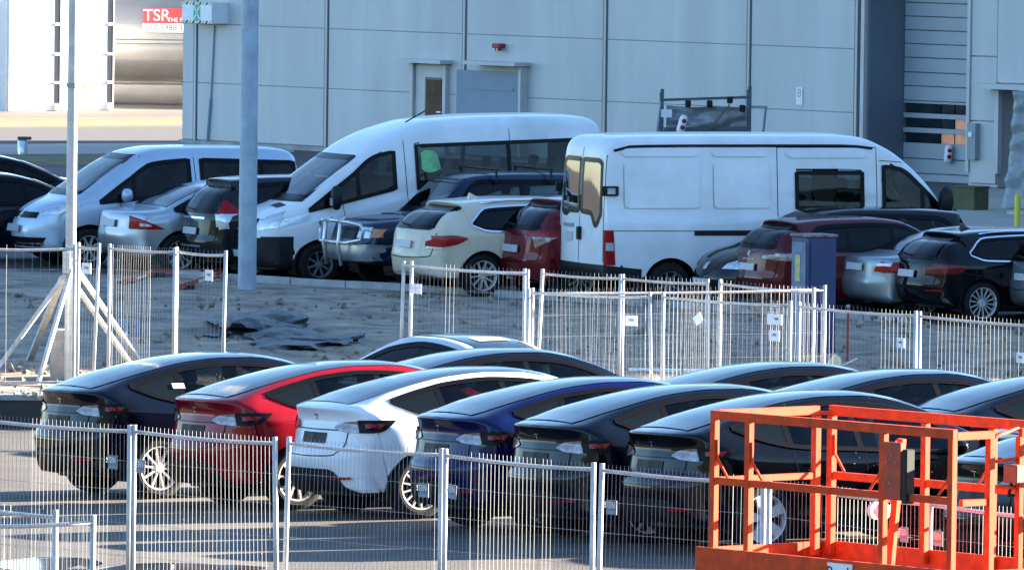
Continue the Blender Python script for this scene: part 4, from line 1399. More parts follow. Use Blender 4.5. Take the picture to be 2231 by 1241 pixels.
# --- white panel van, rear towards the camera --------------------------------------
S = dict(L=6.05, W=2.05, belt=[(0, 1.42), (4.2, 1.42), (5.3, 1.30), (6.05, .95)], gc=.30, tumble=.07, bow=(.045, .36), plan=(.015, .16), planlen=(.4, 1.0), rail=.10, step=.05,
    sil=[(.14, .44), (.04, .50), (0, .58), (0, .75), (.015, 1.3), (.035, 1.9), (.07, 2.38), (.14, 2.53), (.30, 2.59), (.8, 2.61), (2.0, 2.62), (3.6, 2.62), (4.05, 2.59), (4.45, 2.44), (4.9, 2.10), (5.25, 1.72), (5.45, 1.48), (5.6, 1.36), (5.85, 1.18), (5.98, .95), (6.04, .70), (6.02, .48), (5.92, .32)],
    axles=(1.05, 5.0), wr=.34, rim=.21, arch=.41, tyre=.23, wheel_style='plain', trim=lambda x, y, z: z < .47,
    side_glass=[([(4.36, 1.47), (5.28, 1.46)], [(4.36, 2.14), (4.62, 2.10), (4.95, 1.84), (5.28, 1.49)], [4.98]), ([(3.0, 1.49), (4.04, 1.49)], [(3.0, 2.04), (4.04, 2.04)], [])],
    front_glass=[([(-.8, 1.45), (.8, 1.45)], [(-.72, 2.3), (.72, 2.3)])],
    rear_glass=[([(-.80, 1.40), (-.62, 1.22), (-.42, 1.40), (-.06, 1.42)], [(-.76, 2.18), (-.62, 2.22), (-.42, 2.22), (-.06, 2.22)]), ([(.06, 1.42), (.42, 1.42), (.62, 1.36), (.80, 1.40)], [(.06, 2.22), (.42, 2.22), (.62, 2.22), (.76, 2.18)])],
    lamps=[('tail_light', M_TAIL, [('B', [(.91, .64), (.965, .64)], [(.91, 1.16), (.965, 1.16)]), ('S', [(.055, .64), (.20, .64)], [(.055, 1.17), (.16, 1.17)])]), ('tail_light_insert', M_LENS, [('S', [(.07, .86), (.17, .86)], [(.07, .98), (.16, .98)])])],
    pieces=[('rear_bumper', M_PLASTIC, 'B', [(-1.0, .46), (1.0, .46)], [(-1.0, .64), (1.0, .64)])],
    plates=[('B', .42, 1.03, .30, .14, M_PLATE), ('B', .44, 1.20, .40, .05, M_RIMD)],
    seams=[[(2.71, 2.42), (2.71, 1.5), (2.70, .62)], [(4.26, 2.42), (4.26, 1.4), (4.22, .62)], [(2.71, 2.42), (4.26, 2.42)], [(.10, 1.16), (2.70, 1.15)], [(4.30, 2.22), (4.75, 2.18), (5.35, 1.50)]],
    side_pieces=[('bumper_corner', M_PLASTIC, [(.04, .44), (.60, .44)], [(.04, .64), (.60, .58)]), ('slide_rail', M_PLASTIC, [(1.40, 1.085), (2.70, 1.085)], [(1.40, 1.165), (2.70, 1.165)])],
    rear_seams=[[(0, .66), (0, 1.5), (0, 2.4)], [(-.88, .68), (-.88, 1.5), (-.86, 2.30)], [(.88, .68), (.88, 1.5), (.86, 2.30)]],
    mirror=(5.30, 1.52, .20, .26, .46, M_PLASTIC), glass=M_MID, rear_mat=M_MIRRORGL, seats=(3.3, 4.35), cabin=(2.6, 5.15))
pv, VP = make_car(S, 'panel_van', 'white panel van seen from its rear corner with reflecting back windows', 'van', P_VANW, GF, M_RIMD)
M_EMB = P_VANW
for sd in 'LR':
    for (x0, x1, z0, z1) in ((.34, 1.50, 1.50, 2.16), (1.72, 2.58, 1.50, 2.16), (.30, 1.5, 2.28, 2.40), (1.70, 2.58, 2.28, 2.40), (2.85, 4.12, 2.26, 2.40)):
        q = VP()
        e = .05
        q.quad(sd, [(x0, z0 + e), (x0 + e, z0), (x1 - e, z0), (x1, z0 + e)], [(x0, z1 - e), (x0 + e, z1), (x1 - e, z1), (x1, z1 - e)], 14, 6, .018)
        n0 = len(q.v)
        q.build('pressed_panel', M_EMB, pv)
    q = VP()
    for (a, b) in (((.34, 1.50), (1.50, 1.50)), ((1.72, 1.50), (2.58, 1.50)), ((.34, 1.5), (.34, 2.16)), ((1.72, 1.5), (1.72, 2.16))):
        q.strip(sd, [a, b], .018, .004, 8)
    q.build('panel_crease', paint('van_crease', (.52, .55, .57), 0, .4), pv)
for (y, z, w, h) in ((-.06, 1.09, .08, .20),):
    c_ = VP().hit('B', y, z, .03)
    MB().box(c_, (.06, w, h)).build('door_latch', M_PLASTIC, pv, bevel=.01)
for sd, s in (('R', -1), ('L', 1)):
    c_ = VP().hit(sd, .14, 1.76, .02)
    hg = MB().box((c_.x - .02, c_.y + s * .01, c_.z), (.26, .05, .15)).build('hinge_guard', M_PLASTIC, pv, bevel=.015)
    MB().box((c_.x - .01, c_.y + s * .038, c_.z), (.12, .012, .09)).build('hinge_plate', M_LENS, hg)
gt = MB()
for s in (-1, 1):
    pts = [VP().hit('T', x, s * .88, .012) for x in np.linspace(.2, 4.2, 18)]
    gt.tube(pts, .022, 5)
gt.build('roof_gutter', M_PLASTIC, pv)
park(pv, R(21), left=1219, top=287, bottom=668, stretch=1.06)

# --- blue off-roader with bull bar, nose to the left ------------------------------
S = dict(L=4.72, W=1.80, belt=[(0, 1.18), (3.2, 1.16), (4.72, 1.0)], gc=.34, tumble=.34, bow=(.08, .20), plan=(.03, .10), rail=.10, step=.045,
    sil=[(.12, .48), (.03, .54), (0, .64), (0, .85), (.03, 1.15), (.10, 1.5), (.16, 1.74), (.28, 1.83), (.7, 1.87), (1.6, 1.88), (2.4, 1.86), (2.75, 1.78), (3.0, 1.56), (3.25, 1.28), (3.38, 1.20), (3.9, 1.15), (4.4, 1.10), (4.58, 1.02), (4.64, .88), (4.70, .70), (4.70, .55), (4.60, .42)],
    axles=(.95, 3.67), wr=.385, rim=.20, arch=.46, tyre=.26, wheel_style='six', trim=lambda x, y, z: z < .42,
    side_glass=[([(.30, 1.22), (2.95, 1.20)], [(.36, 1.72), (2.45, 1.74), (2.70, 1.62), (2.95, 1.24)], [.95, 1.75])], front_glass=[([(-.66, 1.26), (.66, 1.26)], [(-.58, 1.74), (.58, 1.74)])],
    rear_glass=[([(-.6, 1.25), (.6, 1.25)], [(-.56, 1.70), (.56, 1.70)])],
    lamps=[('headlight', M_LENS, [('F', [(.48, .82), (.74, .82)], [(.48, 1.0), (.74, 1.0)])]), ('indicator', M_AMBER, [('F', [(.75, .83), (.84, .84)], [(.75, .98), (.84, .97)])])],
    pieces=[('grille', M_BLACKTRIM, 'F', [(-.44, .80), (.44, .80)], [(-.44, 1.0), (.44, 1.0)])], plates=[('F', -.05, .62, .50, .11, M_PLATE)],
    seams=[[(1.75, 1.18), (1.75, .6)], [(2.95, 1.2), (3.0, .6)]], handles=[(1.9, 1.06)], mirror=(2.85, 1.25, .12, .18, .16, M_PLASTIC))
oj, VP = make_car(S, 'off_roader', 'dark blue off-roader with a steel bull bar and roof bars between the minibus and the cream estate', 'car', P_NAVY, GF, M_RIMD)
oj['label'] = 'dark blue off-roader with a steel bull bar and roof bars beside the cream estate'
lower = VP()
for sd in 'LR':
    lower.quad(sd, [(1.45, .46), (3.15, .46)], [(1.45, .62), (3.15, .62)], 16, 4, .02)
lower.build('silver_sill', P_SILVER, oj)
fl = VP()
fl.quad('F', [(-.88, .46), (.88, .46)], [(-.88, .72), (.88, .72)], 24, 6, .05)
fl.build('front_bumper', P_SILVER, oj)
for sd in 'LR':
    q = VP()
    for xw in (.95, 3.67):
        P = [(xw + .50 * math.cos(t), .385 + .50 * math.sin(t)) for t in np.linspace(.15, math.pi - .15, 14)]
        q.strip(sd, P, .09, .03, 22)
    q.build('wheel_flare', P_SILVER, oj)
X0 = 4.72 / 2
bb = MB()
for s in (-1, 1):
    bb.tube([(X0 + .08, s * .28, .36), (X0 + .14, s * .28, .70), (X0 + .10, s * .28, 1.10), (X0 + .02, s * .28, 1.14)], .035, 8)
    bb.tube([(X0 + .12, s * .28, 1.08), (X0 + .08, s * .5, 1.08), (X0 - .02, s * .78, 1.04), (X0 - .06, s * .82, .96), (X0 - .03, s * .80, .80), (X0 + .1, s * .5, .74), (X0 + .14, s * .28, .74)], .03, 8)
bb.tube([(X0 + .12, -.28, 1.09), (X0 + .12, .28, 1.09)], .033, 8)
bb.tube([(X0 + .14, -.28, .74), (X0 + .14, .28, .74)], .033, 8)
bb.build('bull_bar', mat('brushed_steel', (.62, .62, .62), .3, .8, var=.15, scale=9), oj, smooth=True)
for x in (1.2, 2.2):
    q = MB().tube([(x - X0, -.72, 1.93), (x - X0, .72, 1.93)], .018, 6)
    for s in (-1, 1):
        q.tube([(x - X0, s * .66, 1.93), (x - X0, s * .70, 1.74)], .02, 6)
    q.build('roof_bar', M_PLASTIC, oj)
park(oj, math.pi + R(26), left=693, top=360, bottom=628)

# --- silver saloon beyond the front rows, facing away to the left -----------------------
S = gen('sedan', 4.69, 1.85, 1.44, .94)
S['sil'] = [(.30, .28), (.08, .38), (.02, .5), (0, .6), (.03, .72), (.05, .86), (.10, 1.0), (.35, 1.06), (.65, 1.14), (1.1, 1.29), (1.6, 1.41), (2.0, 1.44), (2.5, 1.43), (2.9, 1.33), (3.3, 1.12), (3.6, .98), (4.1, .86), (4.5, .70), (4.66, .55), (4.66, .38), (4.55, .24)]
S['top_glass'] = [([(.62, -.50), (1.2, -.44), (2.2, -.40), (2.8, -.46), (3.3, -.55)], [(.62, .50), (1.2, .44), (2.2, .40), (2.8, .46), (3.3, .55)], 26, 9)]
S['side_glass'] = [([(1.0, 1.12), (1.4, 1.02), (2.3, .98), (3.3, .96)], [(1.0, 1.14), (1.5, 1.30), (2.1, 1.345), (2.7, 1.26), (3.3, .99)], [1.45, 2.15])]
S['front_glass'] = []
c, VP = make_car(S, 'saloon_car', 'silver saloon with a white sticker on its dark rear glass behind the crossovers', 'car', paint('bright_silver', (.62, .64, .66), .3, .35))
q = VP()
q.quad('T', [(1.55, -.28), (1.78, -.28)], [(1.55, .22), (1.78, .22)], 6, 8, .016)
q.build('roof_sticker', M_WHITE, c)
park(c, R(128), left=668, top=726, lot=True)

# ================================================================== FENCES
FOOT = None
def fence(label, A, B, group, ztop=1.95, pitch=8.6, wob=.003, leanA=0.0, leanB=0.0, signs=(), wires=True, pr=.024, base=0.0):
    """one mobile fence panel from post top A to post top B (sight points at height ztop)"""
    a, b = gp(A[0], A[1], ztop), gp(B[0], B[1], ztop)
    ztop -= base
    root = thing('fence_panel', label, 'fence', (a.x, a.y, base), math.atan2(b.y - a.y, b.x - a.x), group)
    L = math.hypot(b.x - a.x, b.y - a.y)
    def top(t): return Vector((t * L, 0, ztop - .055))
    zr, zl = ztop - .06, .16
    for x, ln in ((0, leanA), (L, leanB)):
        p = MB().tube([(x + ln, 0, .02), (x, 0, ztop)], pr, 10)
        p.build('post', M_GALV, root, smooth=True)
        f = MB().box((x + ln, 0, .06), (.22, .62, .12))
        f.build('foot', M_CONC, root, bevel=.02)
    for z in (zr, zl):
        la, lb = leanA * (1 - z / ztop), leanB * (1 - z / ztop)
        n = 7
        pts = [(la + (L + lb - la) * k / (n - 1), 0, z - (.018 * math.sin(math.pi * k / (n - 1)) if z > 1 else 0)) for k in range(n)]
        MB().tube(pts, .017, 8).build('rail', M_GALV, root, smooth=True)
    nw = max(6, int(abs(B[0] - A[0]) / pitch))
    w = MB()
    ph = random.uniform(0, 6)
    for k in range(1, nw):
        t = k / nw
        o = [random.uniform(-wob, wob) + wob * 1.5 * math.sin(ph + 7 * t + q) for q in range(4)]
        zz = (zl, zl + (zr - zl) * .33, zl + (zr - zl) * .66, zr + .055)
        pts = [((leanA + (L + leanB - leanA) * t) * (1 - z / ztop) + t * L * (z / ztop) + (o[i] if 0 < i < 3 else 0), -.02, z) for i, z in enumerate(zz)]
        w.tube(pts, .0021, 3, False)
    for z in (.45, .75, 1.05, 1.35, 1.62):
        w.tube([(leanA * (1 - z / ztop), -.024, z), (L / 2, -.024, z + random.uniform(-.01, .01)), (L + leanB * (1 - z / ztop), -.024, z)], .0020, 3, False)
    tag(w.build('wire_mesh', M_WIRE, root), kind='stuff')
    for (x, z, sw, sh, tilt, kind) in signs:
        s = MB().box((0, 0, 0), (sw, .006, sh)).build('sign', M_SIGNG if kind == 'grey' else M_SIGNW, root)
        s.matrix_local = Matrix.Translation((x * L, -.045, z)) @ Matrix.Rotation(tilt, 4, 'Y')
        M = Matrix.Translation((-.02 if kind == 'grey' else 0, -.005, sh * .14)) @ Matrix.Rotation(math.pi / 2, 4, 'X')
        if kind == 'grey':
            text_mesh('STEIN', sh * .62, 'lettering', M_LETW, s, M @ Matrix.Scale(.62, 4, (1, 0, 0)), .001)
            MB().box((0, -.004, -sh * .36), (sw * .92, .003, sh * .2)).build('sign_strip', M_SIGNB, s)
            MB().box((sw * .36, -.004, sh * .14), (sw * .12, .003, sh * .42)).build('sign_mark', M_SIGNB, s)
        elif kind != 'blank':
            text_mesh('STEIN' if kind == 'wide' else 'STEIN', sh * .34, 'lettering', M_LETD, s, Matrix.Translation((.03 if kind == 'wide' else 0, -.005, sh * .05)) @ Matrix.Rotation(math.pi / 2, 4, 'X') @ Matrix.Scale(.62, 4, (1, 0, 0)), .001)
    return root
M_SIGNG = mat('sign_grey', (.16, .19, .21), .5, var=.15, scale=9)
M_SIGNW = mat('sign_white', (.74, .76, .78), .5, var=.08, scale=9)
M_SIGNB = mat('sign_strip_blue', (.20, .27, .36), .5)
M_LETW = mat('letter_white', (.80, .82, .82), .5)
M_LETD = mat('letter_dark', (.06, .08, .09), .5)

G1 = 'site fence panels in front of the new cars'
sw, sh = .125, .125
fence('front fence panel cut by the left edge, ending at the post before the black crossover', (-70, 897), (283, 925), G1, signs=[(.92, 1.60, sw, sh, 0, 'grey')])
fence('front fence panel standing before the gap between black and red crossover', (293, 925), (599, 951), G1, signs=[(.075, 1.58, sw, sh, .05, 'grey')], leanB=.06)
fence('front fence panel standing before the white crossover', (630, 951), (962, 976), G1, signs=[(.91, 1.57, sw, sh, 0, 'grey')], leanA=-.05)
fence('front fence panel standing before the royal blue and midnight blue crossovers', (971, 977), (1293, 1007), G1, signs=[(.075, 1.58, sw, sh, .08, 'grey')])
fence('front fence panel between the midnight blue crossover and the orange lift', (1312, 1009), (1664, 1036), G1, signs=[(.085, 1.58, sw, sh, 0, 'grey')], leanA=-.04)
fence('front fence panel seen through the left bay of the orange lift', (1676, 1037), (2016, 1082), G1, signs=[(.90, 1.62, sw, sh, 0, 'grey')])
fence('front fence panel seen through the right end of the orange lift', (2027, 1083), (2400, 1122), G1, signs=[(.075, 1.62, sw, sh, 0, 'grey')])
fence('nearest fence panel in the lower left corner, slanting away', (-160, 1072), (121, 1110), G1, pitch=7)
fence('nearest fence panel in the lower left corner, standing square to the view', (-120, 1128), (203, 1121), G1, pitch=7)
G2 = 'site fence panels behind the new cars'
fence('wide-meshed fence panel at the left edge crossing the braced pole', (-60, 531), (163, 532), G2, pitch=18)
fence('short fence panel just right of the braced pole', (171, 528), (216, 530), G2, leanB=-.08, signs=[(.5, 1.62, .15, .14, 0, 'small')])
fence('dense fence panel left of the lamp post, first behind the red barriers', (239, 531), (381, 539), G2, pitch=5, wob=.012)
fence('fence panel ending just left of the lamp post', (385, 538), (492, 546), G2, leanB=-.05, signs=[(.72, 1.62, .17, .14, 0, 'small')])
fence('fence panel below the cream estate, leftmost right of the gap', (897, 569), (1143, 585), G2, ztop=1.62, base=-.34, leanA=-.03, signs=[(.06, 1.60, .24, .13, 0, 'blank')])
fence('single leaning fence panel at the gap beside the cream estate', (880, 569), (1150, 587), G2, ztop=1.62, base=-.34, pitch=30, leanA=-.06)
fence('fence panel below the red suv and the rear of the panel van', (1182, 586), (1352, 597), G2, ztop=1.62, base=-.34, leanA=-.10, wob=.009)
fence('fence panel below the rear wheel of the panel van', (1357, 597), (1542, 608), G2, ztop=1.62, base=-.34, leanB=.03, wob=.009)
fence('fence panel before the dark red crossover, ending at the blue cabinet', (1569, 608), (1773, 626), G2, ztop=1.62, base=-.34, wob=.009)
fence('slanted fence panel crossing in front of the other ones below the panel van', (1152, 628), (1797, 621), G2, ztop=1.62, base=-.34, pitch=10, wob=.006)
fence('low-standing fence panel left of the leaning white sign', (1160, 627), (1416, 637), G2, ztop=1.62, base=-.34, pitch=9, leanB=.06, wob=.007, signs=[(.86, 1.60, .17, .13, 0, 'small')])
fence('low-standing fence panel with a tilted white sign', (1445, 637), (1722, 655), G2, ztop=1.62, base=-.34, signs=[(.30, 1.66, .14, .12, -.6, 'blank'), (.90, 1.72, .26, .13, 0, 'wide'), (.90, 1.52, .18, .13, 0, 'small')], wob=.006)
fence('fence panel right of the blue cabinet before the silver saloon', (1741, 657), (1995, 677), G2, ztop=1.62, base=-.34, signs=[(.90, 1.56, .15, .12, 0, 'small')])
fence('fence panel at the right edge before the black estate', (2004, 678), (2330, 703), G2, ztop=1.62, base=-.34, signs=[(.70, 1.50, .15, .12, 0, 'small')])

# ================================================================== POSTS, CABINET AND SMALL THINGS
b0 = gp(538, 640)
lp = thing('lamp_post', 'thick pale blue-grey lamp post in front of the minibus', 'lamp post', b0)
MB().lathe([(.145, 0), (.143, 1.2), (.135, 4), (.12, 10)], 24, 'z').build('pole', mat('pale_blue_paint', (.34, .43, .50), .5, .1, var=.25, scale=3), lp, smooth=True)
MB().lathe([(.001, .03), (.20, .03), (.20, 0)], 24, 'z').build('base_plate', M_CONC, lp)
hd = MB().box((.7, 0, 10.05), (1.2, .3, .12)).build('lamp_head', M_GALV, lp, bevel=.03)
p0 = gp(151, 838)
bp = thing('braced_pole', 'slim galvanised pole held upright by timber props at the left', 'pole', p0)
MB().lathe([(.072, 0), (.070, 2.2), (.064, 4.5), (.055, 9)], 20, 'z').build('pole', M_GALV, bp, smooth=True)
for z in (1.72, 3.95):
    MB().lathe([(.07, z - .03), (.082, z - .03), (.082, z + .03), (.07, z + .03)], 20, 'z').build('collar', M_RIMD, bp)
M_TIMB = mat('pale_timber', (.64, .63, .60), .75, var=.3, scale=6)
zt_ = 1.52
for (fx, fy, w_, offs) in ((82, 842, .062, .02), (318, 812, .062, .05), (300, 820, .062, -.05), (-25, 835, .085, -.06), (60, 800, .085, -.1)):
    f = gp(fx, fy) - p0
    d_ = Vector((offs, -.09 if fy > 830 else .07, zt_ + offs))
    MB().bar(d_, (f.x, f.y, .03), w_, w_ * .6).build('timber_prop', M_TIMB, bp)
MB().box((-.05, -.11, 1.62), (.10, .06, .28)).build('prop_block', M_TIMB, bp)
cbk = MB().box((-.08, .25, .36), (.36, .40, .72)).build('concrete_block', M_CONC, bp, bevel=.03)

c0 = gp(1770, 786)
cab = thing('metal_cabinet', 'tall dark blue metal cabinet with flaking paint behind the fence', 'cabinet', c0, R(27))
cab.scale = (1.0, 1.0, .87)
M_CABB = mat('cabinet_blue', (.010, .030, .120), .45, .1, .2, .55, 5, .05, 30, c2=(.022, .034, .07))
M_RUSTB = mat('cabinet_top', (.20, .22, .22), .7, 0, 0, .5, 8, c2=(.10, .055, .03))
MB().box((0, 0, 1.02), (.46, .46, 1.96)).build('body', M_CABB, cab, bevel=.012)
MB().box((0, 0, 2.025), (.50, .50, .045)).build('top_plate', M_RUSTB, cab, bevel=.01)
MB().box((.02, -.2375, 1.0), (.40, .012, 1.84)).build('door', M_CABB, cab)
MB().box((-.2375, .0, 1.0), (.012, .40, 1.84)).build('side_panel', mat('cabinet_side', (.10, .17, .28), .5, var=.4, scale=4), cab)
MB().box((-.2475, .02, 1.50), (.006, .14, .42)).build('label_strip', mat('faded_yellow', (.50, .50, .16), .6, var=.3, scale=9), cab)
MB().box((0, 0, .02), (.40, .40, .04)).build('plinth', M_CONC, cab)

a = gp(1846, 800)
st_ = thing('marker_stake', 'thin red marker stake right of the blue cabinet', 'stake', a)
MB().box((0, 0, .42), (.03, .03, .84)).build('shaft', mat('stake_red', (.30, .03, .02), .6), st_)
MB().box((0, 0, .85), (.05, .035, .04)).build('cap', M_RIMD, st_)

def lumps(name, label, cat, c, size, m, seed, n=26, amp=.35):
    from mathutils import noise
    bm = bmesh.new()
    bmesh.ops.create_icosphere(bm, subdivisions=4, radius=1.0)
    for v in bm.verts:
        d = noise.fractal(v.co * 1.7 + Vector((seed, 0, 0)), 1.0, 2.0, 5)
        r = 1 + amp * d
        v.co = Vector((v.co.x * size[0] * r, v.co.y * size[1] * r, max(-.02, v.co.z * size[2] * r)))
    me = bpy.data.meshes.new(name)
    bm.to_mesh(me); bm.free()
    me.materials.append(m)
    o = bpy.data.objects.new(name, me)
    col.objects.link(o)
    o.location = c
    return tag(o, label, cat)
M_TARP = mat('black_tarp', (.020, .021, .023), .5, 0, 0, .3, 6, .6, 20)
lumps('tarpaulin', 'crumpled black tarpaulin on the dirt right of the fence gap', 'tarpaulin', gp(560, 722, .1), (.80, 1.9, .26), M_TARP, 3, amp=.45)
lumps('tarpaulin', 'flat black tarpaulin lying behind the black crossover roof', 'tarpaulin', gp(665, 752, .08), (.95, 1.6, .20), M_TARP, 9, amp=.45)
lumps('rubbish_bag', 'blue-grey rubbish bag behind the fence beside the timber props', 'bag', gp(275, 735, .05), (.24, .24, .26), mat('bag_bluegrey', (.16, .21, .26), .5, var=.3, scale=8), 5)
lumps('paper_scrap', 'bright crumpled paper right of the rubbish bag', 'paper', gp(307, 722, .02), (.11, .09, .08), M_WHITE, 11)
lumps('paper_scrap', 'bright crumpled paper just under the rubbish bag', 'paper', gp(272, 742, .02), (.07, .07, .12), M_WHITE, 15)
# white boards and the leaning sheet
bo = thing('board_stack', 'low stack of white boards lying behind the fence', 'boards', gp(1452, 828))
for k in range(3):
    MB().box((random.uniform(-.04, .04), k * .02, .03 + .05 * k), (1.10, .30, .042)).build('board', M_WHITE, bo)
ls = thing('leaning_sheet', 'pale cardboard sheet leaning with a stick behind the second row', 'cardboard', gp(1812, 838))
MB().add([(-.16, 0, .0), (.18, .02, 0), (.12, .10, .36), (.04, .14, .42), (-.10, .08, .24), (-.16, .01, 0), (.18, .03, 0), (.12, .11, .36), (.04, .15, .42), (-.10, .09, .24)], [(0, 1, 2, 3, 4), (9, 8, 7, 6, 5), (0, 5, 6, 1), (1, 6, 7, 2), (2, 7, 8, 3), (3, 8, 9, 4), (4, 9, 5, 0)]).build('sheet', mat('cardboard', (.66, .60, .42), .8, var=.15, scale=5), ls)
MB().bar((.05, .03, .22), (.34, .05, .36), .02).build('stick', M_TIMB, ls)
# red barrier boards lying on the dirt
M_BARR = mat('barrier_red', (.42, .07, .035), .6, var=.4, scale=5)
for (q, lab) in (((268, 628, 342, 604), 'red barrier board lying on the dirt, leftmost of the three'), ((330, 606, 492, 604), 'long red barrier board lying on the dirt behind the fence panel'), ((392, 638, 496, 606), 'red barrier board lying on the dirt nearest the lamp post')):
    A_, B_ = gp(q[0], q[1]), gp(q[2], q[3])
    t = thing('barrier_board', lab, 'barrier', A_, math.atan2(B_.y - A_.y, B_.x - A_.x), 'barrier boards lying on the dirt')
    L_ = (B_ - A_).length
    MB().box((L_ / 2, 0, .10), (L_, .05, .09)).build('board', M_BARR, t)
    for x in (.1 * L_, .9 * L_):
        MB().box((x, 0, .06), (.08, .3, .08)).build('foot', M_PLASTIC, t)
    MB().box((L_ / 2, -.0275, .10), (L_ * .3, .004, .05)).build('pale_stripe', M_WHITE, t)
# low edge wall of the lower lot, with coping stones and rubble
rw = thing('retaining_wall', 'low dark retaining wall with pale coping at the left edge behind the black crossover', 'wall')
M_DKC = mat('dark_concrete', (.045, .043, .04), .8, var=.3, scale=2)
wf = MB()
for a_, b_ in zip(EDGE[:-1], EDGE[1:]):
    vs = []
    for p in (a_, b_):
        for dy in (0, .22):
            for z in (zlot(p.x, p.y) - .02, -.006):
                vs.append((p.x, p.y + dy, z))
    wf.add(vs, [(0, 4, 5, 1), (2, 3, 7, 6), (1, 5, 7, 3), (0, 2, 6, 4), (0, 1, 3, 2), (4, 6, 7, 5)])
wf.build('wall_face', M_DKC, rw)
xa, xb_ = -9.2, -3.6
yw = 125.0
cp = lerp_line([Vector((-10.5, 125.25, 0)), Vector((-7, 125.2, 0)), Vector((-3.6, 125.4, 0))], 1.0)
for p, q in zip(cp[:-1], cp[1:]):
    d = (q - p).normalized()
    MB().bar(p + d * .01 + Vector((0, .14, .03)), q - d * .01 + Vector((0, .14, .03)), .34, .07).build('coping_stone', M_CONC, rw, bevel=.008)
from mathutils import noise as _nz
rb = MB()
for k in range(260):
    x = random.uniform(xa, xb_); y = yw + random.uniform(.1, 1.5)
    r = random.uniform(.02, .06)
    z = .06 if y < yw + .45 else .02
    vs = [Vector((random.uniform(-1, 1), random.uniform(-1, 1), random.uniform(-.6, .9))).normalized() * r for _ in range(6)]
    vs = [Vector((r, 0, 0)), Vector((-r, 0, 0)), Vector((0, r, 0)), Vector((0, -r, 0)), Vector((0, 0, r * .8)), Vector((0, 0, -r * .8))]
    rot = Euler((random.random() * 3, random.random() * 3, random.random() * 3)).to_matrix()
    rb.add([rot @ (v * random.uniform(.7, 1.2)) + Vector((x, y, z + r * .4)) for v in vs], [(0, 2, 4), (2, 1, 4), (1, 3, 4), (3, 0, 4), (2, 0, 5), (1, 2, 5), (3, 1, 5), (0, 3, 5)])
tag(rb.build('rubble', mat('rubble_stone', (.46, .42, .35), .9, var=.4, scale=14)), 'loose pale rubble on top of the low wall', 'rubble', kind='stuff')
# puddles in the foreground
M_WATER = mat('puddle_water', (.03, .035, .04), .04, 0, 0, 0, ior=1.33, spec=.6)
for k, (x, y, rx, ry) in enumerate(((110, 1228, .62, 1.1), (400, 1240, .75, 1.0), (690, 1262, 1.1, 1.2))):
    c = gpl(x, y)
    pd = MB()
    n = 40
    vs = []
    for i in range(n):
        t = 2 * math.pi * i / n
        r = 1 + .28 * _nz.noise(Vector((math.cos(t) * 1.6 + k * 5, math.sin(t) * 1.6, 0)))
        qx, qy = c.x + rx * r * math.cos(t), c.y + ry * r * math.sin(t)
        vs.append((qx, qy, zlot(qx, qy) + .0045))
    pd.add(vs, [tuple(range(n))])
    tag(pd.build('puddle', M_WATER), kind='structure')

# ================================================================== ORANGE SCISSOR LIFT
ZR, ZF = 2.66, 1.56
A_ = gp(1558, 903, ZR)
B_ = gp(2076, 945, ZR)
ax = math.atan2(B_.y - A_.y, B_.x - A_.x)
LX = (B_ - A_).length
LY = 1.30
lift = thing('scissor_lift', 'orange scissor lift platform with guard rails in the right foreground', 'lift', (A_.x, A_.y, 0), ax)
def lbar(name, a, b, w=.055, h=None, m=None, parent=None, bev=.004):
    return MB().bar(a, b, w, h).build(name, m or M_ORANGE, parent or lift, bevel=bev)
H1, H2 = ZR, ZF + .56
# deck and kick boards
MB().box((LX / 2, LY / 2, ZF - .17), (LX + .24, LY + .12, .06)).build('deck', mat('deck_steel', (.30, .29, .27), .55, .3, var=.35, scale=6), lift)
kb_ = [((-.14, -.055), (LX + .14, -.055)), ((-.14, LY + .055), (LX + .14, LY + .055))]
for (p, q) in kb_:
    lbar('kick_board', (p[0], p[1], ZF - .12), (q[0], q[1], ZF - .12), .035, .26)
for x in (-.125, LX + .125):
    lbar('kick_board', (x, -.036, ZF - .12), (x, LY + .036, ZF - .12), .032, .24)
# near side rail (towards the camera)
ps = [0.0, .42, 2.03, LX]
for x in ps:
    lbar('post', (x, 0, ZF - .10), (x, 0, H1 - .03), .058)
lbar('top_rail', (-.03, 0, H1), (LX + .03, 0, H1), .055, .075)
xs_ = [-.03] + ps[1:-1] + [LX + .03]
for a, b in zip(ps[:-1], ps[1:]):
    lbar('mid_rail', (a + .03, 0, H2), (b - .03, 0, H2), .045, .06)
# left end (gate) and far side
lbar('top_rail', (0, .03, H1 + .004), (0, LY - .14, H1 + .004), .05, .075)
lbar('mid_rail', (0, .03, H2), (0, LY - .17, H2), .045, .055)
lbar('post', (0, LY - .16, ZF - .10), (0, LY - .16, H1 - .035), .062)
lbar('post', (.02, LY, ZF - .10), (.02, LY, H1 - .035), .062)
lbar('gate_hinge', (0, LY - .13, H1 - .02), (.02, LY - .02, H1 - .02), .03, .03)
far = [.02, 1.15, 1.95, LX]
lbar('top_rail', (.0, LY, H1), (LX + .4, LY, H1), .05, .085)
for a, b in zip(far[:-1], far[1:]):
    lbar('mid_rail', (a + .035, LY, H2), (b - .03, LY, H2), .045, .065)
for x in far[1:]:
    lbar('post', (x, LY, ZF - .10), (x, LY, H1 - .045), .058)
# right end: inner post frame, swing gate
lbar('post', (LX, .42, ZF - .10), (LX, .42, H1 - .05), .062)
lbar('top_rail', (LX, .03, H1 - .02), (LX, .45, H1 - .02), .05, .065)
lbar('mid_rail', (LX, .10, H2 - .02), (LX, .39, H2 - .02), .04, .055)
lbar('top_rail', (LX, LY - .55, H1 - .01), (LX, LY - .03, H1 - .01), .05, .07)
lbar('post', (LX, LY - .55, ZF - .10), (LX, LY - .55, H1 - .045), .055)
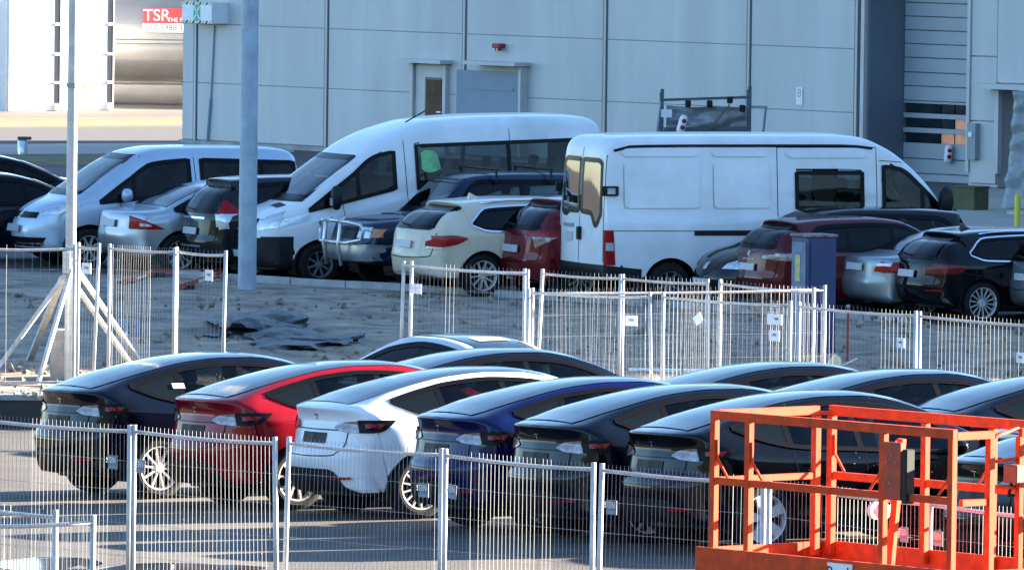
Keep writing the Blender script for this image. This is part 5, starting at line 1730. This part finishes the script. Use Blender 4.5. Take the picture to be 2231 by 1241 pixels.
# bent corner gussets at posts
for (x, y, dx) in ((0, .0, 1), (.42, 0, 1), (.02, LY, 1), (2.03, 0, -1), (1.95, LY, -1), (LX, 0, -1)):
    q = MB().tube([(x + dx * .035, y - .0, H2 + .34), (x + dx * .04, y, H2 + .18), (x + dx * .16, y, H2 + .035)], .012, 6)
    q.build('gusset', M_ORANGE, lift)
# leaning inner ladder stile with chain
lbar('inner_stile', (1.80, .30, ZF - .08), (1.90, .32, H1 - .10), .06)
lbar('inner_stile', (1.80, .30, ZF + .2), (1.70, .30, ZF - .08), .03)
q = MB()
for k in range(9):
    q.tube([(2.06, .10, H1 - .10 - .035 * k), (2.06 + .014 * (-1) ** k, .10, H1 - .118 - .035 * k), (2.06, .10, H1 - .135 - .035 * k)], .005, 5)
q.build('chain', M_CHROME, lift)
# control box plate on the near rail
MB().box((2.19, -.045, (H2 + H1) / 2 - .06), (.20, .03, .46)).build('control_plate', mat('plate_brown', (.40, .045, .012), .55, var=.3, scale=7), lift, bevel=.004)
MB().box((2.33, -.01, (H2 + H1) / 2 - .10), (.06, .10, .44)).build('control_box', M_PLASTIC, lift, bevel=.01)
for (dx, dz) in ((-.06, .05), (.04, .05), (0, .1), (-.03, -.12)):
    MB().box((2.19 + dx, -.063, (H2 + H1) / 2 - .04 + dz), (.014, .008, .014)).build('bolt', M_RIMD, lift)
# rollers
for (x, y, z) in ((1.62, .30, H2 - .16), (LX + .05, LY - .3, H2 - .14)):
    for d in (0, .09):
        r_ = MB().lathe([(.001, -.02), (.070, -.02), (.075, 0), (.070, .02), (.001, .02)], 24, 'x', (x + d, y, z))
        o = r_.build('roller', M_WHITE, lift, smooth=False)
        MB().lathe([(.001, -.026), (.03, -.026), (.03, .026), (.001, .026)], 16, 'x', (x + d, y, z)).build('roller_hub', M_RIMD, o)
# joystick guard with control unit at the right end
g = MB()
X0_, Y0_ = LX - .02, .75
g.tube([(X0_, Y0_, H1 + .02), (X0_ - .0, Y0_ - .25, H1 - .03), (X0_, Y0_ - .32, H1 - .14), (X0_, Y0_ - .32, H1 - .34), (X0_, Y0_ - .26, H1 - .44), (X0_, Y0_ + .1, H1 - .46), (X0_, Y0_ + .35, H1 - .44)], .017, 8)
g.tube([(X0_, Y0_ - .33, H1 - .24), (X0_ + .02, Y0_ + .35, H1 - .20)], .015, 8)
g.tube([(X0_, Y0_ + .05, H1), (X0_ - .02, Y0_ + .03, H1 - .12), (X0_, Y0_ + .12, H1 - .24)], .016, 8)
g.build('control_guard', M_ORANGE, lift, smooth=True)
MB().box((X0_ + .03, Y0_ + .05, H1 - .34), (.16, .34, .15)).build('control_unit', mat('unit_tan', (.24, .09, .05), .5, var=.2, scale=8), lift, bevel=.01)
MB().tube([(X0_ + .05, Y0_ - .1, H1 - .36), (X0_ - .05, Y0_ - .05, H1 - .52), (X0_ + .05, Y0_ + .2, H1 - .5), (X0_ + .08, Y0_ + .3, H1 - .9), (X0_ + .08, Y0_ + .3, ZF)], .018, 8).build('cable', M_RUBBER, lift, smooth=True)
# entry step at the right end
for z in (ZF + .10, ZF + .24):
    lbar('step_bar', (LX + .16, LY + .30, z), (LX - .85, LY + .75, z), .05, .05)
    lbar('step_bar', (LX + .50, LY + .60, z), (LX - .50, LY + 1.05, z), .05, .05)
for t in (0, 1):
    lbar('step_post', (LX + .16 - 1.01 * t, LY + .30 + .45 * t, ZF - .5), (LX + .16 - 1.01 * t, LY + .30 + .45 * t, ZF + .21), .05)
# name board
sgn = MB().box((1.62, -.082, ZF - .10), (.29, .012, .17)).build('name_board', M_WHITE, lift)
text_mesh('Rock', .15, 'lettering', mat('letter_black', (.015, .015, .02), .5), sgn, Matrix.Translation((1.62, -.09, ZF - .10)) @ Matrix.Rotation(math.pi / 2, 4, 'X'), .001)
# folded scissor arms, chassis and wheels under the platform
for s, y in ((1, .25), (1, LY - .25)):
    for k in range(3):
        z0 = .62 + .27 * k
        for (a, b) in (((.15, z0), (LX - .15, z0 + .22)), ((.15, z0 + .22), (LX - .15, z0))):
            dy = .05 if a[1] < b[1] else -.05
            lbar('scissor_arm', (a[0], y + dy, a[1]), (b[0], y + dy, b[1]), .05, .12)
MB().box((LX / 2, LY / 2, .45), (LX + .1, LY - .1, .30)).build('chassis', M_ORANGE, lift, bevel=.03)
for x in (.4, LX - .4):
    for y in (-.02, LY + .02):
        w = MB().lathe([(.001, -.11), (.22, -.11), (.31, -.10), (.33, -.05), (.33, .05), (.31, .10), (.22, .11), (.001, .11)], 28, 'y', (x, y, .33)).build('wheel', M_RUBBER, lift, smooth=False)
        MB().lathe([(.001, -.118), (.16, -.118), (.19, -.11)], 20, 'y', (x, y, .33)).build('rim', M_ORANGE, w)

# ================================================================== THINGS BY THE HALL AND BEYOND
# white containers on the far track
YC = 246.0
def cx_(px): return at_depth(px, 250, YC).x
def zy_(py, px=130): return at_depth(px, py, YC).z
def container(label, x0, x1, stripes):
    r = thing('white_container', label, 'container', ((x0 + x1) / 2, YC, 0), R(38), 'containers on the far track')
    w = (x1 - x0) / math.cos(R(38))
    z0, z1 = zy_(243), 3.35
    MB().box((0, 3.0, (z0 + z1) / 2), (w, 5.9, z1 - z0)).build('box', M_WHITE, r)
    for s in (-1, 1):
        lw = w / 2 - .06
        cxx = s * w / 4
        d = MB().box((cxx, .015, (z0 + z1) / 2), (lw, .06, z1 - z0 - .04)).build('door', M_WHITE, r, bevel=.01)
        MB().box((cxx + lw / 2 - .10, -.02, (z0 + z1) / 2), (.15, .012, z1 - z0 - .1)).build('lock_recess', M_STRIP, d)
        MB().tube([(cxx + lw / 2 - .02, -.05, z0 + .05), (cxx + lw / 2 - .02, -.05, z1)], .022, 6).build('lock_rod', M_WHITE, d)
        for zz in (zy_(180), zy_(118), zy_(53)):
            MB().box((cxx + lw / 2 - .11, -.05, zz), (.18, .04, .06)).build('lock_bracket', M_WHITE, d)
            MB().box((cxx - .07, -.018, zz - .02), (lw - .22, .008, .012)).build('panel_line', M_RIMD, d)
        MB().box((cxx + lw / 2 - .11, -.05, z0 + .12), (.17, .07, .16)).build('corner_casting', M_WHITE, d)
    for s in (-1, 1):
        MB().box((s * w * .33, .3, z0 / 2), (.36, .5, z0 - .01)).build('foot', mat('foot_cream', (.62, .58, .45), .7), r)
    MB().box((0, 3.2, z0 / 2), (w * .94, 5.0, max(.05, z0 - .02))).build('underframe', M_PLASTIC, r)
    if stripes:
        for k in range(4):
            zz = zy_(120 + 22 * k)
            MB().add([(w/2 - .30, -.045, zz), (w/2 - .13, -.045, zz - .10), (w/2 - .13, -.045, zz - .22), (w/2 - .30, -.045, zz - .12)], [(0, 3, 2, 1)]).build('hazard_stripe', mat('hazard_red', (.65, .06, .02), .5), r)
    return r
k1 = container('white container with two door leaves standing on the far track, left of the silver tank wagon', cx_(20), cx_(243), False)
k1['label'] = 'white container with two door leaves beside the silver tank wagon'
d0 = cx_(183)
sx = (d0 - (cx_(20) + cx_(243)) / 2) / math.cos(R(38))
MB().box((sx, -.022, zy_(190)), (.12, .008, .12)).build('yellow_sticker', mat('sticker_yellow', (.75, .62, .05), .5), k1)
MB().box((sx - .03, -.022, zy_(209)), (.14, .008, .03)).build('green_sticker', M_GREEN, k1)
container('pale container with red hazard stripes cut by the left edge', cx_(-210), cx_(13), True)
# silver tank wagon
YT_ = 252.0
def tx_(px): return at_depth(px, 150, YT_).x
def tz_(py): return at_depth(320, py, YT_).z
tw = thing('tank_wagon', 'silver tank wagon with a red advertising board, half behind the hall', 'rail wagon', (tx_(243), YT_, 0))
M_STEEL = mat('polished_steel', (.30, .295, .285), .38, .55, var=.15, scale=1.2)
prof = [(.55, tz_(236)), (.28, tz_(226)), (.20, tz_(206)), (.18, tz_(186)), (.40, tz_(180)), (.10, tz_(160)), (-.10, tz_(130)), (-.14, tz_(106)), (-.12, tz_(96)), (-.17, tz_(94)), (-.17, tz_(88)), (-.12, tz_(86)), (-.08, tz_(60)), (.10, tz_(15)), (.6, tz_(-40)), (1.3, tz_(-60)), (2.4, tz_(-40)), (2.9, tz_(60)), (2.6, tz_(200)), (2.4, tz_(236))]
prof = [tuple(p) for p in pchip(np.arange(len(prof)), np.array(prof), np.linspace(0, len(prof) - 1, 90))]
b = MB()
Lw = 14.0
vs = [(x, y, z) for x in (0, Lw) for (y, z) in prof]
n = len(prof)
b.add(vs, [(i, (i + 1) % n, n + (i + 1) % n, n + i) for i in range(n)] + [tuple(range(n - 1, -1, -1)), tuple(range(n, 2 * n))])
b.build('tank', M_STEEL, tw, smooth=False)
MB().box((Lw / 2, 1.5, .42), (Lw, 1.9, .22)).build('underframe', M_PLASTIC, tw)
for k in range(6):
    x = .5 + k * .58 + (3 if k > 3 else 0)
    o = MB().lathe([(.001, -.06), (.30, -.06), (.32, 0), (.30, .06), (.001, .06)], 20, 'y', (x, .9, .32)).build('wheel', M_RUBBER, tw)
    MB().box((x, .6, .62), (.12, .2, .10)).build('bearing_box', mat('pale_bearing', (.55, .53, .48), .6), o)
X1, X2 = tx_(311) - tx_(243), tx_(470) - tx_(243)
rbd = MB().box(((X1 + X2) / 2, -.20, (tz_(18) + tz_(50)) / 2), (X2 - X1, .03, tz_(18) - tz_(50))).build('red_board', mat('board_red', (.62, .035, .04), .5), tw)
wbd = MB().box(((X1 + X2) / 2, -.21, (tz_(50) + tz_(70)) / 2 - .005), (X2 - X1, .03, tz_(50) - tz_(70) - .01)).build('white_board', M_WHITE, tw)
RX = Matrix.Rotation(math.pi / 2, 4, 'X')
text_mesh('TSR', .42, 'lettering', M_LETW, rbd, Matrix.Translation((tx_(341) - tx_(243), -.222, tz_(34))) @ RX, .003)
text_mesh('THE RECYCLING', .15, 'lettering', M_LETW, rbd, Matrix.Translation((tx_(412) - tx_(243), -.222, tz_(43))) @ RX, .003)
text_mesh('030 3988 19', .22, 'lettering', M_LETD, wbd, Matrix.Translation((tx_(362) - tx_(243), -.232, tz_(60))) @ RX, .003)
# bollard on the verge
bq = gp(49, 338)
bl = thing('hydrant_post', 'short pale post with a dark cap at the edge of the road', 'post', bq)
MB().lathe([(.11, 0), (.11, .30), (.09, .33)], 14, 'z').build('shaft', M_LENS, bl, smooth=True)
MB().box((.04, 0, .37), (.30, .18, .07)).build('cap', mat('cap_brown', (.12, .05, .05), .6), bl, bevel=.015)
# steel rack with wrapped goods in front of the hall
YR = 198.0
def rp(px, py): return at_depth(px, py, YR)
ro = rp(1535, 290)
rk = thing('storage_rack', 'steel rack with foil-wrapped goods standing against the hall above the panel van', 'rack', (ro.x, YR, 0))
def rl(px, py, dy=0): 
    p = at_depth(px, py, YR + dy)
    return Vector((p.x - ro.x, dy, p.z))
def rbar(name, a, b, w, m, dy=0):
    MB().bar(a, b, w).build(name, m, rk)
M_DKST = mat('rack_steel', (.08, .11, .13), .5, .3, var=.2, scale=4)
for (x, ytop) in ((1443, 194), (1634, 188)):
    p = rl(x, ytop)
    MB().bar(p, (p.x, 0, 0), .07).build('upright', M_DKST, rk)
    MB().bar((p.x, 1.1, p.z - .1), (p.x, 1.1, 0), .07).build('upright', M_DKST, rk)
MB().bar(rl(1446, 218), rl(1630, 212), .055).build('beam', M_DKST, rk)
MB().bar(rl(1446, 283), rl(1630, 281), .10).build('beam', M_DKST, rk)
MB().bar(rl(1442, 212), (rl(1416, 292).x, -.2, 0.0), .04).build('brace', M_BLUEGREY, rk)
MB().bar(rl(1669, 232), (rl(1649, 292).x, -.2, 0.0), .035).build('brace', M_BLUEGREY, rk)
MB().bar(rl(1618, 232), rl(1669, 233), .035).build('beam', M_BLUEGREY, rk)
for (x, y) in ((1499, 226), (1546, 226), (1590, 218), (1617, 236)):
    p = rl(x, y)
    MB().box((p.x, -.06, p.z), (.12, .12, .14)).build('clamp', M_PLASTIC, rk, bevel=.02)
MB().bar(rl(1545, 285, -.15), rl(1590, 228, -.15), .10, .03).build('plank', mat('old_plank', (.14, .13, .08), .8, var=.3, scale=5), rk)
p1, p2 = rl(1452, 232), rl(1626, 280)
M_FOIL = mat('clear_foil', (.24, .265, .27), .35, 0, .3, .25, 9, .25, 14)
zb_ = max(.45, p2.z)
gd = MB()
nu_, nv_ = 36, 18
for j in range(nv_ + 1):
    for i in range(nu_ + 1):
        x = p1.x + (p2.x - p1.x) * i / nu_
        z = zb_ + (p1.z - zb_) * j / nv_
        gd.v.append((x, .12 + .10 * _nz.noise(Vector((x * 3, z * 6, 2))) , z + .04 * _nz.noise(Vector((x * 2, 5, 0))) * (j / nv_)))
for j in range(nv_):
    for i in range(nu_):
        k = j * (nu_ + 1) + i
        gd.f.append((k, k + 1, k + nu_ + 2, k + nu_ + 1))
gd.build('wrapped_goods', M_FOIL, rk, smooth=True)
MB().box(((p1.x + p2.x) / 2, .65, (p1.z + zb_) / 2 - .03), (abs(p2.x - p1.x) - .05, .85, abs(p1.z - zb_) - .1)).build('goods_block', mat('goods', (.30, .31, .29), .7, var=.3, scale=3), rk)
MB().box(((p1.x + p2.x) / 2, .5, zb_ - .08), (abs(p2.x - p1.x), 1.0, .07)).build('shelf', M_DKST, rk)
p = rl(1452, 247)
MB().box((p.x, -.05, p.z), (.22, .01, .16)).build('paper_label', M_WHITE, rk)
# red and white warning lamps
def wlamp(label, base, tilt):
    r = thing('warning_lamp', label, 'lamp', base, 0, 'hanging warning lamps')
    MB().lathe([(.001, -.20), (.06, -.19), (.085, -.12), (.085, .12), (.06, .19), (.001, .20)], 16, 'z').build('housing', M_WHITE, r, smooth=True).rotation_euler = (0, tilt, 0)
    for z in (-.05, .08):
        MB().lathe([(.001, -.1), (.045, -.095), (.05, -.07)], 14, 'y', (.02 + math.sin(tilt) * z, 0, z)).build('red_lens', M_TAIL, r)
    return r
p = at_depth(1486, 272, YR - .5)
w1_ = wlamp('red and white warning lamp hanging on the storage rack', p, .25)
MB().bar((0, 0, -.19), (0, .5, -.19), .02).build('bracket', M_DKST, w1_)
uu, zz = wp(2066, 336, -(DEP - .05))
p = W0 + U * uu - N * (DEP - .05) + Vector((0, 0, zz))
wlamp('red and white warning lamp hanging on the sectional door', p, .08)
# olive box, yellow post and wrapped pallet by the dock on the right
q = gp(2115, 458)
ob = thing('olive_crate', 'small olive box on the ground beside the dock', 'box', q, -PSI)
MB().box((0, 0, .23), (.60, .4, .44)).build('body', mat('olive_drab', (.085, .085, .035), .7, var=.25, scale=4), ob, bevel=.012)
MB().box((0, 0, .46), (.63, .43, .03)).build('lid', mat('olive_lid', (.06, .065, .04), .7), ob)
q = gp(2216, 497)
yp = thing('yellow_bollard', 'yellow bollard near the right edge before the wrapped pallet', 'bollard', q)
MB().lathe([(.055, .02), (.055, .60), (.04, .64), (.001, .65)], 14, 'z').build('shaft', mat('bollard_yellow', (.62, .52, .03), .5), yp, smooth=True)
MB().lathe([(.10, 0), (.10, .02), (.001, .021)], 14, 'z').build('base_plate', M_RIMD, yp)
ap = [gp(x, y) for x, y in ((2080, 500), (2090, 408), (2330, 420), (2330, 520))]
sheet('concrete_apron', [(p.x, p.y) for p in ap], .016, M_PALE)
q = gp(2262, 468)
wpal = thing('wrapped_pallet', 'tall pallet load wrapped in clear film at the right edge by the dock', 'pallet', q, R(-20))
from mathutils import noise as _n2
fm = MB()
na, nz2 = 48, 30
for j in range(nz2 + 1):
    for i in range(na):
        t = 2 * math.pi * i / na
        sq = max(abs(math.cos(t)), abs(math.sin(t)))
        flare = 1 + .35 * (1 - j / nz2) ** 2
        r = .46 / sq * .92 * flare + .07 * _n2.noise(Vector((math.cos(t) * 3, math.sin(t) * 3, j * .35)))
        fm.v.append((r * math.cos(t), r * math.sin(t), .14 + 2.25 * j / nz2))
for j in range(nz2):
    for i in range(na):
        fm.f.append((j * na + i, j * na + (i + 1) % na, (j + 1) * na + (i + 1) % na, (j + 1) * na + i))
fm.f.append(tuple(nz2 * na + i for i in range(na)))
fm.build('film', M_FOIL, wpal, smooth=True)
for y in (-.4, 0, .4):
    MB().box((0, y, .07), (1.0, .1, .13)).build('pallet_block', M_TIMB, wpal)
MB().box((-.42, -.34, 1.05), (.05, .1, .26)).build('orange_label', mat('label_orange', (.60, .14, .04), .6), wpal)
